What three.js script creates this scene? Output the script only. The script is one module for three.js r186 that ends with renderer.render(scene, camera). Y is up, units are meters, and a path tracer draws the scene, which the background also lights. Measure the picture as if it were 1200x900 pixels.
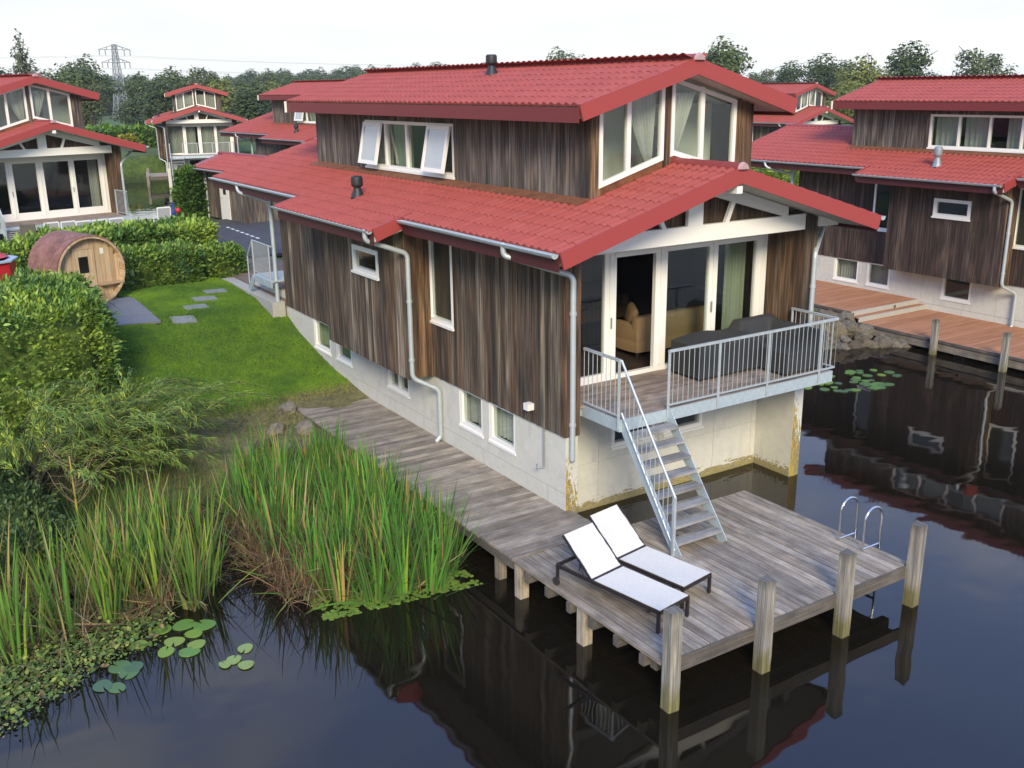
import * as THREE from 'three';
import { mergeGeometries } from 'three/addons/utils/BufferGeometryUtils.js';
import { ImprovedNoise } from 'three/addons/math/ImprovedNoise.js';

// ------------------------------------------------------------------ camera, sky, sun, exposure
const scene = new THREE.Scene();
const camera = new THREE.PerspectiveCamera(42.13, 4 / 3, 0.1, 4000);
{
  const yaw = THREE.MathUtils.degToRad(-32.499), pitch = THREE.MathUtils.degToRad(-16.597), roll = THREE.MathUtils.degToRad(-0.705);
  camera.position.set(-9.251, 7.635, 12.853);
  camera.rotation.set(pitch, yaw, roll, 'YXZ');
}
camera.updateMatrixWorld();
const renderer = new THREE.WebGLRenderer({ antialias: true });
renderer.toneMapping = THREE.LinearToneMapping;
renderer.toneMappingExposure = 1.6;
renderer.shadowMap.enabled = true;

const noise = new ImprovedNoise();
const fbm = (x, y, z, o = 4) => { let s = 0, a = 0.5, f = 1; for (let i = 0; i < o; i++) { s += a * noise.noise(x * f, y * f, z * f); a *= 0.5; f *= 2.03; } return s; };
const clamp = (x, a = 0, b = 1) => Math.min(b, Math.max(a, x));
const sstep = (a, b, x) => { const t = clamp((x - a) / (b - a)); return t * t * (3 - 2 * t); };
const lerp = (a, b, t) => a + (b - a) * t;

{ // hazy bright sky: white near the horizon, blue between soft clouds higher up
  const w = 1024, h = 512, data = new Float32Array(w * h * 4);
  for (let j = 0; j < h; j++) for (let i = 0; i < w; i++) {
    const el = ((j + 0.5) / h - 0.5) * Math.PI, az = (i + 0.5) / w * 2 * Math.PI;
    const cx = Math.cos(el) * Math.cos(az), cz = Math.cos(el) * Math.sin(az), cy = Math.sin(el);
    const up = Math.max(cy, 0);
    const q = 1 / (up + 0.16);
    let cl = fbm(cx * q * 1.1 + 3.1, cz * q * 1.1 + 1.7, 0.4, 5) + 0.35 * fbm(cx * q * 4, cz * q * 4, 7.3, 3);
    cl = sstep(0.09, 0.46, cl);
    const hz = Math.exp(-Math.pow(up * 3.0, 2));
    const bl = [0.26, 0.44, 0.98], wh = [1.3, 1.28, 1.25], ho = [0.66, 0.675, 0.655];
    const veil = clamp(0.03 + 0.6 * cl);
    const thin = 1.0 + 0.3 * fbm(cx * 2.2, el * 17, cz * 2.2, 5) + 0.1 * sstep(0.05, 0.25, cy);
    for (let k = 0; k < 3; k++) {
      let v = lerp(bl[k], wh[k] * 0.86, veil);
      v = lerp(v, ho[k] * thin, hz);
      if (cy < 0) v = ho[k] * 0.9;
      data[(j * w + i) * 4 + k] = v;
    }
    data[(j * w + i) * 4 + 3] = 1;
  }
  const t = new THREE.DataTexture(data, w, h, THREE.RGBAFormat, THREE.FloatType);
  t.mapping = THREE.EquirectangularReflectionMapping; t.magFilter = THREE.LinearFilter; t.minFilter = THREE.LinearFilter; t.wrapS = THREE.RepeatWrapping; t.needsUpdate = true;
  scene.background = t; scene.environment = t;
}
const sun = new THREE.DirectionalLight(new THREE.Color().setRGB(1, 0.86, 0.6), 2.7);
sun.position.set(-44, 52, 72); sun.target.position.set(0, 0, -8);
sun.castShadow = true; sun.shadow.radius = 34;
Object.assign(sun.shadow.camera, { left: -60, right: 60, top: 60, bottom: -60, near: 1, far: 300 });
sun.shadow.mapSize.set(4096, 4096);
scene.add(sun, sun.target);

// ------------------------------------------------------------------ helpers
function rng(seed) { let a = seed >>> 0; return () => { a = (a + 0x6D2B79F5) >>> 0; let t = a; t = Math.imul(t ^ (t >>> 15), t | 1); t ^= t + Math.imul(t ^ (t >>> 7), t | 61); return ((t ^ (t >>> 14)) >>> 0) / 4294967296; }; }
let R = rng(7);
const rr = (a, b) => a + (b - a) * R();
const pick = (a) => a[Math.floor(R() * a.length)];
const taken = new Map();
function numbered(n) { const k = taken.get(n) ?? 0; taken.set(n, k + 1); return k ? `${n}_${String(k).padStart(3, '0')}` : n; }
function shade(o) { o.traverse((c) => { if (c.isMesh) { c.castShadow = true; c.receiveShadow = true; } }); return o; }
function mesh(name, geo, mat, parent, label) {
  const m = new THREE.Mesh(geo, mat); m.name = name; m.castShadow = m.receiveShadow = true;
  if (label) m.userData.label = label;
  if (parent) parent.add(m);
  return m;
}
const strip = (g) => { const n = g.index ? g.toNonIndexed() : g; for (const k of Object.keys(n.attributes)) if (!['position', 'normal', 'uv', 'color'].includes(k)) n.deleteAttribute(k); return n; };
function joined(name, geos, mat, parent, kind) { const m = mesh(name, mergeGeometries(geos.map(strip), false), mat, parent); if (kind) m.userData.kind = kind; return m; }
function tag(o, label, category, group, kind) { Object.assign(o.userData, { label, category }); if (group) o.userData.group = group; if (kind) o.userData.kind = kind; return o; }
function thing(name, label, category, group, pos = [0, 0, 0], ry = 0) {
  const g = new THREE.Group(); g.name = numbered(name); g.position.set(...pos); g.rotation.y = ry; tag(g, label, category, group); scene.add(g); return g;
}
function single(name, geo, mat, label, category, group, pos = [0, 0, 0], ry = 0) { const m = mesh(numbered(name), geo, mat, scene); m.position.set(...pos); m.rotation.y = ry; return tag(m, label, category, group); }
function struct(name, geo, mat) { const m = mesh(name, geo, mat, scene); m.userData.kind = 'structure'; m.userData.label = name.replace(/_/g, ' '); return m; }

// box with uv in metres; long = axis along which v runs
function bx(w, h, d, x = 0, y = 0, z = 0, long = 'y', rnd = true) {
  const g = new THREE.BoxGeometry(w, h, d), uv = g.attributes.uv, D = [[d, h], [d, h], [w, d], [w, d], [w, h], [w, h]];
  const ou = rnd ? R() * 5 : 0, ov = rnd ? R() * 5 : 0;
  for (let f = 0; f < 6; f++) for (let k = 0; k < 4; k++) {
    const i = f * 4 + k; let u = uv.getX(i) * D[f][0], v = uv.getY(i) * D[f][1];
    const swap = (long === 'x' && f >= 2) || (long === 'z' && f < 2);
    if (swap) [u, v] = [v, u];
    uv.setXY(i, u + ou, v + ov);
  }
  g.translate(x, y, z); return g;
}
// box given by two corners
const bc = (x0, x1, y0, y1, z0, z1, long = 'y', rnd = true) => bx(Math.abs(x1 - x0), Math.abs(y1 - y0), Math.abs(z1 - z0), (x0 + x1) / 2, (y0 + y1) / 2, (z0 + z1) / 2, long, rnd);
function beam(a, b, w, h = w) { // box bar between two points
  const A = new THREE.Vector3(...a), B = new THREE.Vector3(...b), l = A.distanceTo(B), g = bx(w, l, h);
  const q = new THREE.Quaternion().setFromUnitVectors(new THREE.Vector3(0, 1, 0), B.clone().sub(A).normalize());
  g.applyQuaternion(q); g.translate((A.x + B.x) / 2, (A.y + B.y) / 2, (A.z + B.z) / 2); return g;
}
function rod(a, b, r, seg = 6, r2 = r) {
  const A = new THREE.Vector3(...a), B = new THREE.Vector3(...b), l = A.distanceTo(B), g = new THREE.CylinderGeometry(r2, r, l, seg);
  g.applyQuaternion(new THREE.Quaternion().setFromUnitVectors(new THREE.Vector3(0, 1, 0), B.clone().sub(A).normalize()));
  g.translate((A.x + B.x) / 2, (A.y + B.y) / 2, (A.z + B.z) / 2); return g;
}
function pipe(pts, r, bend = 0.12, seg = 10) {
  const P = pts.map((p) => new THREE.Vector3(...p)), path = new THREE.CurvePath();
  let prev = P[0];
  for (let i = 1; i < P.length; i++) {
    if (i < P.length - 1) {
      const d1 = P[i - 1].clone().sub(P[i]), d2 = P[i + 1].clone().sub(P[i]), b = Math.min(bend, d1.length() * 0.45, d2.length() * 0.45);
      const a = P[i].clone().add(d1.setLength(b)), c = P[i].clone().add(d2.setLength(b));
      path.add(new THREE.LineCurve3(prev, a)); path.add(new THREE.QuadraticBezierCurve3(a, P[i].clone(), c)); prev = c;
    } else path.add(new THREE.LineCurve3(prev, P[i]));
  }
  const out = [];
  for (const c of path.curves) out.push(new THREE.TubeGeometry(c, c.isLineCurve3 ? 1 : 5, r, seg, false));
  for (const e of [P[0], P[P.length - 1]]) { const s = new THREE.SphereGeometry(r * 0.98, 8, 6); s.translate(e.x, e.y, e.z); out.push(s); }
  return mergeGeometries(out.map(strip));
}
function poly(pts, depth, holes = []) { // polygon in xy, extruded along +z
  const s = new THREE.Shape(pts.map((p) => new THREE.Vector2(...p)));
  for (const h of holes) s.holes.push(new THREE.Path(h.map((p) => new THREE.Vector2(...p))));
  return new THREE.ExtrudeGeometry(s, { depth, bevelEnabled: false });
}
function tint(g, r, gg, b) { const n = g.attributes.position.count, c = new Float32Array(n * 3); for (let i = 0; i < n; i++) { c[i * 3] = r; c[i * 3 + 1] = gg; c[i * 3 + 2] = b; } g.setAttribute('color', new THREE.BufferAttribute(c, 3)); return g; }

// wall frames: local x along the wall, y up, z outwards
const FRAME = {
  left: (c) => new THREE.Matrix4().set(0, 0, -1, c, 0, 1, 0, 0, 1, 0, 0, 0, 0, 0, 0, 1),
  right: (c) => new THREE.Matrix4().set(0, 0, 1, c, 0, 1, 0, 0, -1, 0, 0, 0, 0, 0, 0, 1),
  front: (c) => new THREE.Matrix4().makeTranslation(0, 0, c),
  back: (c) => new THREE.Matrix4().set(-1, 0, 0, 0, 0, 1, 0, 0, 0, 0, -1, c, 0, 0, 0, 1),
};

// ------------------------------------------------------------------ textures (what surfaces are made of)
function lattice(seed, px, py) { const r = rng(seed), a = new Float32Array(px * py); for (let i = 0; i < a.length; i++) a[i] = r(); return (x, y) => { const xi = Math.floor(x), yi = Math.floor(y), fx = x - xi, fy = y - yi, u = fx * fx * (3 - 2 * fx), v = fy * fy * (3 - 2 * fy); const g = (i, j) => a[(((j % py) + py) % py) * px + (((i % px) + px) % px)]; return lerp(lerp(g(xi, yi), g(xi + 1, yi), u), lerp(g(xi, yi + 1), g(xi + 1, yi + 1), u), v); }; }
function tex(w, h, sizeU, sizeV, fn, srgb = true) {
  const d = new Uint8Array(w * h * 4);
  for (let j = 0; j < h; j++) for (let i = 0; i < w; i++) { const c = fn(i / w, j / h), k = (j * w + i) * 4; d[k] = clamp(c[0]) * 255; d[k + 1] = clamp(c[1]) * 255; d[k + 2] = clamp(c[2]) * 255; d[k + 3] = 255; }
  const t = new THREE.DataTexture(d, w, h); t.wrapS = t.wrapT = THREE.RepeatWrapping; t.magFilter = THREE.LinearFilter; t.minFilter = THREE.LinearMipmapLinearFilter; t.generateMipmaps = true;
  t.repeat.set(1 / sizeU, 1 / sizeV); if (srgb) t.colorSpace = THREE.SRGBColorSpace; t.needsUpdate = true; return t;
}
const grainA = lattice(1, 220, 6), grainB = lattice(2, 70, 3), grainC = lattice(3, 24, 7), grainD = lattice(4, 500, 40);
const woodFn = (lo, hi, warm) => (u, v) => {
  let g = 0.34 * grainA(u * 220, v * 6) + 0.3 * grainB(u * 70, v * 3) + 0.22 * grainC(u * 24, v * 7) + 0.14 * grainD(u * 500, v * 40);
  g = clamp((g - 0.28) / 0.44); const c = lerp(lo, hi, g), wv = warm * (grainC(u * 24 + 5, v * 7 + 3) - 0.5);
  return [c + wv, c, c - wv * 1.2];
};
const T = {
  wood: (() => { const f = woodFn(0.46, 1.0, 0.07), bl = lattice(33, 22, 5), b2 = lattice(34, 60, 9); return tex(512, 512, 1.3, 3.1, (u, v) => { const c = f(u, v), k = 0.72 + 0.4 * bl(u * 22, v * 5) * (0.6 + 0.8 * b2(u * 60, v * 9)); return c.map((q) => q * k); }); })(),
  deck: (() => { const f = woodFn(0.74, 1.0, 0.03), bl = lattice(31, 9, 14), b2 = lattice(32, 40, 60); return tex(512, 512, 1.2, 2.6, (u, v) => { const c = f(u, v), k = 0.8 + 0.22 * bl(u * 9, v * 14) + 0.1 * b2(u * 40, v * 60); return c.map((q) => q * k); }); })(),
  post: tex(512, 512, 0.9, 2.3, woodFn(0.6, 1.0, 0.04)),
  orange: tex(256, 256, 1.2, 2.6, woodFn(0.78, 1.0, 0.03)),
};
{
  const a = lattice(11, 8, 8), b = lattice(12, 32, 32), c = lattice(13, 128, 128), d = lattice(14, 20, 5);
  T.concrete = tex(512, 512, 2.7, 2.7, (u, v) => { const n = 0.3 * a(u * 8 + 0.3 * b(u * 32, v * 32), v * 8) + 0.3 * b(u * 32, v * 32) + 0.4 * c(u * 128, v * 128), s = d(u * 20, v * 5); const k = 0.9 + 0.1 * n - 0.035 * sstep(0.6, 0.95, s); return [k, k * 0.998, k * (0.97 + 0.02 * s)]; });
  T.rooftile = tex(256, 256, 1.9, 1.9, (u, v) => { const n = 0.5 * a(u * 8, v * 8) + 0.3 * b(u * 32, v * 32) + 0.2 * c(u * 128, v * 128); const k = 0.84 + 0.22 * n; const sp = c(u * 128 + 9, v * 128) > 0.95 ? 0.14 : 0; return [k, k + sp, k + sp]; });
  T.asphalt = tex(256, 256, 1.5, 1.5, (u, v) => { const k = 0.55 + 0.3 * c(u * 128, v * 128) + 0.2 * a(u * 8, v * 8); return [k, k, k]; });
  T.lawn = tex(512, 512, 5.3, 5.3, (u, v) => { const n = 0.5 * a(u * 8, v * 8) + 0.5 * b(u * 32, v * 32), f = c(u * 128, v * 128); const k = 0.55 + 0.35 * n + 0.2 * (f - 0.5); return [k * lerp(0.9, 1.08, n), k, k * 0.9]; });
  T.soil = tex(256, 256, 2.1, 2.1, (u, v) => { const n = 0.4 * a(u * 8, v * 8) + 0.3 * b(u * 32, v * 32) + 0.3 * c(u * 128, v * 128); const k = 0.5 + 0.5 * n; return [k, k * 0.97, k * 0.92]; });
  T.noise = tex(512, 512, 1, 1, (u, v) => { const n = 0.5 * b(u * 32, v * 32) + 0.5 * c(u * 128, v * 128); return [n, n, n]; }, false);
  T.fabric = tex(256, 256, 0.5, 0.5, (u, v) => { const k = 0.9 + 0.07 * Math.sin(u * 400) * Math.sin(v * 400) + 0.06 * (b(u * 32, v * 32) - 0.5); return [k, k, k]; });
  T.zinc = tex(256, 256, 0.8, 0.8, (u, v) => { const k = 0.92 + 0.08 * b(u * 32, v * 32) * a(u * 8 + 2, v * 8) * 1.6; return [k * 0.98, k, k]; });
  const e = lattice(15, 10, 14), f2 = lattice(16, 24, 40);
  T.ripple = tex(512, 512, 9, 9, (u, v) => { const k = 0.5 + 0.3 * (e(u * 10, v * 14) - 0.5) + 0.3 * (f2(u * 24, v * 40) - 0.5); return [k, k, k]; }, false);
}
const bumpOf = (t, su, sv) => { const c = T.noise.clone(); c.repeat.set(1 / su, 1 / sv); c.needsUpdate = true; return c; };

// ------------------------------------------------------------------ materials
const rgb = (r, g, b) => new THREE.Color().setRGB(r, g, b);
const std = (c, rough, o = {}) => new THREE.MeshStandardMaterial({ color: rgb(...c), roughness: rough, ...o });
const M = {};
// weathered larch cladding in several ages
M.boards = [
  [0.126, 0.086, 0.060], [0.151, 0.109, 0.077], [0.196, 0.148, 0.105], [0.250, 0.194, 0.140], [0.315, 0.252, 0.183], [0.168, 0.110, 0.069], [0.214, 0.166, 0.122], [0.142, 0.104, 0.077], [0.399, 0.325, 0.241], [0.201, 0.126, 0.076],
].map((c) => std(c, 0.88, { map: T.wood, bumpMap: T.wood, bumpScale: 0.003 }));
M.darkBoards = [[0.085, 0.052, 0.04], [0.11, 0.07, 0.053], [0.07, 0.043, 0.034], [0.145, 0.1, 0.078], [0.095, 0.06, 0.046]].map((c) => std(c, 0.88, { map: T.wood }));
M.warmBoards = [[0.262, 0.151, 0.080], [0.216, 0.123, 0.067], [0.290, 0.186, 0.105], [0.168, 0.099, 0.059], [0.228, 0.147, 0.092]].map((c) => std(c, 0.8, { map: T.wood, bumpMap: T.wood, bumpScale: 0.003 }));
M.greyBoards = [[0.221, 0.187, 0.155], [0.260, 0.222, 0.185], [0.182, 0.149, 0.122], [0.292, 0.253, 0.211], [0.206, 0.167, 0.135], [0.155, 0.124, 0.100]].map((c) => std(c, 0.9, { map: T.wood, bumpMap: T.wood, bumpScale: 0.003 }));
M.cladFar = new THREE.MeshStandardMaterial({ color: 0xffffff, roughness: 0.88, map: T.wood, vertexColors: true });
M.membrane = std([0.02, 0.017, 0.015], 0.95);
M.tiles = [[0.37, 0.07, 0.05], [0.382, 0.074, 0.053], [0.358, 0.067, 0.048], [0.373, 0.077, 0.056]].map((c) => std(c, 0.8, { map: T.rooftile }));
M.barge = std([0.32, 0.05, 0.045], 0.5);
M.ridge = std([0.28, 0.05, 0.05], 0.55, { map: T.rooftile });
M.ridgeEnd = std([0.42, 0.27, 0.26], 0.7);
M.fascia = std([0.07, 0.01, 0.012], 0.6);
M.shadedEaveRed = std([0.17, 0.024, 0.024], 0.55);  // barge red darkened: shade under the tile overhang put into the colour
M.flash = std([0.33, 0.13, 0.06], 0.8, { map: T.soil });
M.white = std([0.8, 0.79, 0.75], 0.42);
M.cream = std([0.74, 0.72, 0.65], 0.5);
M.soffit = std([0.62, 0.61, 0.57], 0.7, { map: T.concrete });
M.concrete = std([0.64, 0.635, 0.595], 0.86, { map: T.concrete, bumpMap: T.noise, bumpScale: 0.002 });
M.zinc = std([0.56, 0.6, 0.63], 0.42, { metalness: 0.35, map: T.zinc });
M.zincDark = std([0.3, 0.33, 0.36], 0.5, { metalness: 0.3, map: T.zinc });
M.steel = std([0.5, 0.57, 0.62], 0.5, { metalness: 0.25, map: T.zinc });
M.chrome = std([0.75, 0.75, 0.76], 0.18, { metalness: 1 });
M.planks = [[0.389, 0.333, 0.266], [0.330, 0.285, 0.229], [0.472, 0.407, 0.319], [0.277, 0.237, 0.191], [0.425, 0.373, 0.299], [0.354, 0.296, 0.227]].map((c) => std(c, 0.85, { map: T.deck, bumpMap: T.deck, bumpScale: 0.003 }));
M.tread = std([0.36, 0.355, 0.34], 0.7, { map: T.deck });
M.balconyPlanks = [[0.4, 0.31, 0.25], [0.36, 0.28, 0.23], [0.43, 0.35, 0.29], [0.33, 0.26, 0.21]].map((c) => std(c, 0.85, { map: T.deck }));
M.orangePlanks = [[0.48, 0.215, 0.1], [0.51, 0.235, 0.115], [0.45, 0.2, 0.095], [0.53, 0.25, 0.125]].map((c) => std(c, 0.8, { map: T.orange }));
M.jetty = std([0.15, 0.132, 0.112], 0.9, { map: T.deck, bumpMap: T.deck, bumpScale: 0.004 });
M.glass = new THREE.MeshPhysicalMaterial({ color: rgb(0.86, 0.9, 0.88), roughness: 0.03, transmission: 1, thickness: 0, ior: 1.5 });
M.mirrorGlass = new THREE.MeshPhysicalMaterial({ color: rgb(0.7, 0.76, 0.8), roughness: 0.06, transmission: 0.55, thickness: 0, ior: 1.9 });
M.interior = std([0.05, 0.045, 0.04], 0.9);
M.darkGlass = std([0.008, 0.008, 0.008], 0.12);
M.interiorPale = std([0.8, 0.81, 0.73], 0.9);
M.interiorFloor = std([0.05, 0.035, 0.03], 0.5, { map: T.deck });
M.curtainGrey = std([0.52, 0.5, 0.45], 0.95, { map: T.fabric });
M.curtainGreen = std([0.4, 0.43, 0.32], 0.95, { map: T.fabric });
M.curtainWhite = std([0.68, 0.67, 0.64], 0.95, { map: T.fabric });
M.sofa = std([0.34, 0.225, 0.115], 0.95, { map: T.fabric });
M.redCloth = std([0.5, 0.05, 0.025], 0.9);
M.darkWood = std([0.03, 0.02, 0.015], 0.5);
M.cover = std([0.042, 0.045, 0.05], 0.8, { map: T.fabric });
M.black = std([0.018, 0.018, 0.02], 0.5);
M.lounge = std([0.8, 0.765, 0.67], 0.85, { map: T.fabric });
M.loungeFrame = std([0.022, 0.017, 0.018], 0.42);
M.rubber = std([0.02, 0.02, 0.02], 0.8);
M.terracotta = std([0.4, 0.1, 0.07], 0.8);
M.plasticWhite = std([0.75, 0.75, 0.73], 0.4);
M.plasticBlue = std([0.03, 0.08, 0.3], 0.4);
M.plasticRed = std([0.5, 0.02, 0.03], 0.35);
M.stone = std([0.24, 0.25, 0.27], 0.85, { map: T.concrete, bumpMap: T.noise, bumpScale: 0.003 });
M.slab = std([0.17, 0.18, 0.2], 0.85, { map: T.concrete });
M.kerb = std([0.42, 0.42, 0.4], 0.9, { map: T.concrete });
M.asphalt = std([0.085, 0.085, 0.09], 0.9, { map: T.asphalt, bumpMap: T.noise, bumpScale: 0.004 });
M.paint = std([0.7, 0.7, 0.68], 0.7);
M.bark = std([0.1, 0.075, 0.055], 0.95, { map: T.wood });
M.pine = [[0.62, 0.45, 0.27], [0.58, 0.42, 0.25], [0.66, 0.5, 0.31], [0.53, 0.37, 0.21]].map((c) => std(c, 0.7, { map: T.orange }));
M.shingle = std([0.44, 0.22, 0.2], 0.95, { map: T.soil, bumpMap: T.noise, bumpScale: 0.006 });
M.leaf = new THREE.MeshPhysicalMaterial({ color: 0xffffff, roughness: 0.5, transmission: 0.25, thickness: 0, ior: 1.35 });
M.leafSoft = new THREE.MeshPhysicalMaterial({ color: 0xffffff, roughness: 0.8, transmission: 0.2, thickness: 0, ior: 1.3 });
M.core = std([0.1, 0.15, 0.03], 1);
M.rock = [[0.25, 0.225, 0.18], [0.31, 0.29, 0.25], [0.19, 0.17, 0.135], [0.27, 0.235, 0.165]].map((c) => std(c, 0.92, { map: T.soil, bumpMap: T.noise, bumpScale: 0.01 }));
M.paleRock = std([0.42, 0.4, 0.36], 0.92, { map: T.soil, bumpMap: T.noise, bumpScale: 0.01 });
M.water = new THREE.MeshPhysicalMaterial({ color: rgb(0.008, 0.0065, 0.004), roughness: 0.03, ior: 1.46, bumpMap: T.ripple, bumpScale: 0.0055 });
M.crownMat = M.leafSoft;

// ------------------------------------------------------------------ terrain, water, paths
const shoreProfile = [[-3, -1.4], [-1, -0.5], [0, -0.12], [1, 0.02], [2.5, 0.3], [4, 0.5], [5.8, 0.66], [7.5, 0.88], [8.5, 1.05], [9.9, 1.35], [10.8, 1.7], [12, 1.97], [14, 2.05], [40, 2.1]];
function prof(t) { if (t <= shoreProfile[0][0]) return shoreProfile[0][1]; for (let i = 1; i < shoreProfile.length; i++) if (t < shoreProfile[i][0]) { const a = shoreProfile[i - 1], b = shoreProfile[i]; return lerp(a[1], b[1], (t - a[0]) / (b[0] - a[0])); } return 2.1; }
function shoreZ(x) { // where the bank meets the pond
  if (x < 0) return -2.5 + 0.9 * Math.sin(x * 1.1 + 1.2) * sstep(0, -3, x) - 0.35 * sstep(-4, -5, x) * sstep(-6.5, -5, x) + 1.2 * sstep(-7, -9, x);
  if (x < 6.5) return -2.5 - 1.5 * sstep(0, 2, x);
  return -4 - 12 * sstep(6, 8, x) * sstep(14.2, 13, x) - 2.8 * sstep(12, 14, x);
}
function ground(x, z) {
  let t = shoreZ(x) - z; if (x < 0) t += 1.7 * sstep(-0.5, -2.6, x) * sstep(5.5, 9.5, t);
  let h = prof(t);
  if (x > 5.8) h = Math.min(h, lerp(h, prof((shoreZ(x) - z) * 0.9), 1));
  if (x > 13 && z > -20) h = Math.min(h, lerp(0.42, 2.05, sstep(-11, -20, z)));
  const canal = sstep(-34.2, -36.5, z) * sstep(-81, -78.5, z) * sstep(-0.2, 1.6, x) * sstep(34, 30, x);
  h = lerp(h, -0.9, canal);
  if (h > 0.2) h += 0.05 * noise.noise(x * 0.35, z * 0.35, 2.2) + 0.018 * noise.noise(x * 1.7, z * 1.7, 5.1);
  const far = sstep(-95, -200, z); if (far > 0) h = lerp(h, 1.0, far);
  return h;
}
{
  const ax = (spec) => { const o = []; for (const [a, b, n] of spec) for (let i = 0; i < n; i++) o.push(lerp(a, b, i / n)); o.push(spec[spec.length - 1][1]); return o; };
  const xs = ax([[-1800, -300, 6], [-300, -60, 8], [-60, -14, 18], [-14, 1.5, 62], [1.5, 24, 30], [24, 90, 22], [90, 400, 10], [400, 1800, 6]]);
  const zs = ax([[-1800, -400, 8], [-400, -120, 12], [-120, -46, 50], [-46, -18, 28], [-18, 2, 80], [2, 8, 6]]);
  const pos = [], uv = [], col = [], idx = [];
  for (const z of zs) for (const x of xs) {
    const y = ground(x, z); pos.push(x, y, z); uv.push(x, z);
    const n = 0.5 + 0.5 * fbm(x * 0.3, z * 0.3, 9.1), dry = sstep(-9.1, -8.5, z + 0.7 * fbm(x, z, 3) + 0.12 * Math.abs(x + 2.8)) * sstep(-6.5, -5.5, x) * (x < 1 ? 1 : 0);
    let c = [lerp(0.1, 0.125, n), lerp(0.21, 0.205, n), lerp(0.03, 0.035, n)];
    if (z < -60) c = [0.12, 0.2, 0.04];
    const soil = [0.3, 0.245, 0.14], mud = [0.035, 0.03, 0.02];
    c = c.map((v, i) => lerp(v, soil[i], dry * (0.55 + 0.45 * n)));
    const wet = sstep(0.42, 0.2, y); c = c.map((v, i) => lerp(v, mud[i], wet));
    col.push(...c);
  }
  const nx = xs.length;
  for (let j = 0; j < zs.length - 1; j++) for (let i = 0; i < nx - 1; i++) { const a = j * nx + i; idx.push(a, a + nx, a + 1, a + 1, a + nx, a + nx + 1); }
  const g = new THREE.BufferGeometry(); g.setAttribute('position', new THREE.Float32BufferAttribute(pos, 3)); g.setAttribute('uv', new THREE.Float32BufferAttribute(uv, 2)); g.setAttribute('color', new THREE.Float32BufferAttribute(col, 3)); g.setIndex(idx); g.computeVertexNormals();
  struct('ground', g, new THREE.MeshStandardMaterial({ vertexColors: true, roughness: 1, map: T.lawn }));
  const w = new THREE.PlaneGeometry(3600, 3600); w.rotateX(-Math.PI / 2);
  const u = w.attributes.uv; for (let i = 0; i < u.count; i++) u.setXY(i, u.getX(i) * 3600, u.getY(i) * 3600);
  struct('water', w, M.water);
}
function sheet(pts, y, t = 0.06) { // flat paving from a polygon in xz
  const g = poly(pts.map(([x, z]) => [x, -z]), t); g.rotateX(-Math.PI / 2); g.translate(0, y - t, 0); return g;
}

// ------------------------------------------------------------------ the house type
const HW = 5.81, XM = 2.906, SL = 0.2913, SU = 0.2847, YE = 5.268, YU = 7.36;
const lowTop = (x) => YE + SL * (0.744 + (x <= XM ? x : HW - x));
const upTop = (x) => YU + SU * ((x <= XM ? x : HW - x) - 0.434);
const TW = 0.21, TL = 0.35;
function tileGeo(n, x0) { // n waves side by side along z, slope up along +x, low end at x = 0
  const seg = 5 * n, P = [], N = [], U = [], I = [];
  const wave = (t) => 0.046 * Math.pow(0.5 + 0.5 * Math.cos(2 * Math.PI * (t - 0.5)), 0.8);
  for (let i = 0; i <= seg; i++) {
    const t = i / 5, z = -t * TW, wv = wave(t);
    P.push(0, wv + 0.014, z, TL + 0.03, wv + 0.001, z, 0, wv + 0.014, z, 0.004, wv * 0.3 - 0.012, z);
    U.push(z + x0, 0, z + x0, TL, z + x0, 0, z + x0, 0.03);
  }
  for (let i = 0; i < seg; i++) { const a = i * 4, b = a + 4; I.push(a, b, a + 1, b, b + 1, a + 1, a + 2, a + 3, b + 2, b + 2, a + 3, b + 3); }
  const g = new THREE.BufferGeometry(); g.setAttribute('position', new THREE.Float32BufferAttribute(P, 3)); g.setAttribute('uv', new THREE.Float32BufferAttribute(U, 2)); g.setIndex(I); g.computeVertexNormals(); return g;
}
const oneTile = [0.1, 0.75, 1.3, 0.45].map((o) => tileGeo(1, o));

// boards standing side by side; openings are [u0, u1, y0, y1]
function boardRuns(u0, u1, lo, hi, holes = [], w = 0.14) {
  const cuts = [u0, u1]; for (const h of holes) cuts.push(clamp(h[0], u0, u1), clamp(h[1], u0, u1));
  cuts.sort((a, b) => a - b); const out = [];
  for (let k = 0; k < cuts.length - 1; k++) {
    const a = cuts[k], b = cuts[k + 1]; if (b - a < 0.02) continue;
    const n = Math.max(1, Math.round((b - a) / w)); const es = [a]; for (let i = 1; i < n; i++) es.push(a + (b - a) * (i + rr(-0.16, 0.16)) / n); es.push(b);
    for (let i = 0; i < n; i++) {
      const p = es[i], q = es[i + 1], c = (p + q) / 2; let spans = [[lo(c), hi(c)]];
      for (const h of holes) if (c > h[0] && c < h[1]) spans = spans.flatMap(([y0, y1]) => [[y0, Math.min(y1, h[2])], [Math.max(y0, h[3]), y1]]).filter(([y0, y1]) => y1 - y0 > 0.03);
      for (const [y0, y1] of spans) if (y1 - y0 > 0.03) out.push([p + 0.004, q - 0.004, y0, y1]);
    }
  }
  return out;
}
let toneAt = 0;
function tone(list) { toneAt = R() < 0.45 ? toneAt : Math.floor(R() * 97); return list[(toneAt + (R() < 0.3 ? 1 : 0)) % list.length]; } // neighbours often weather alike
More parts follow.
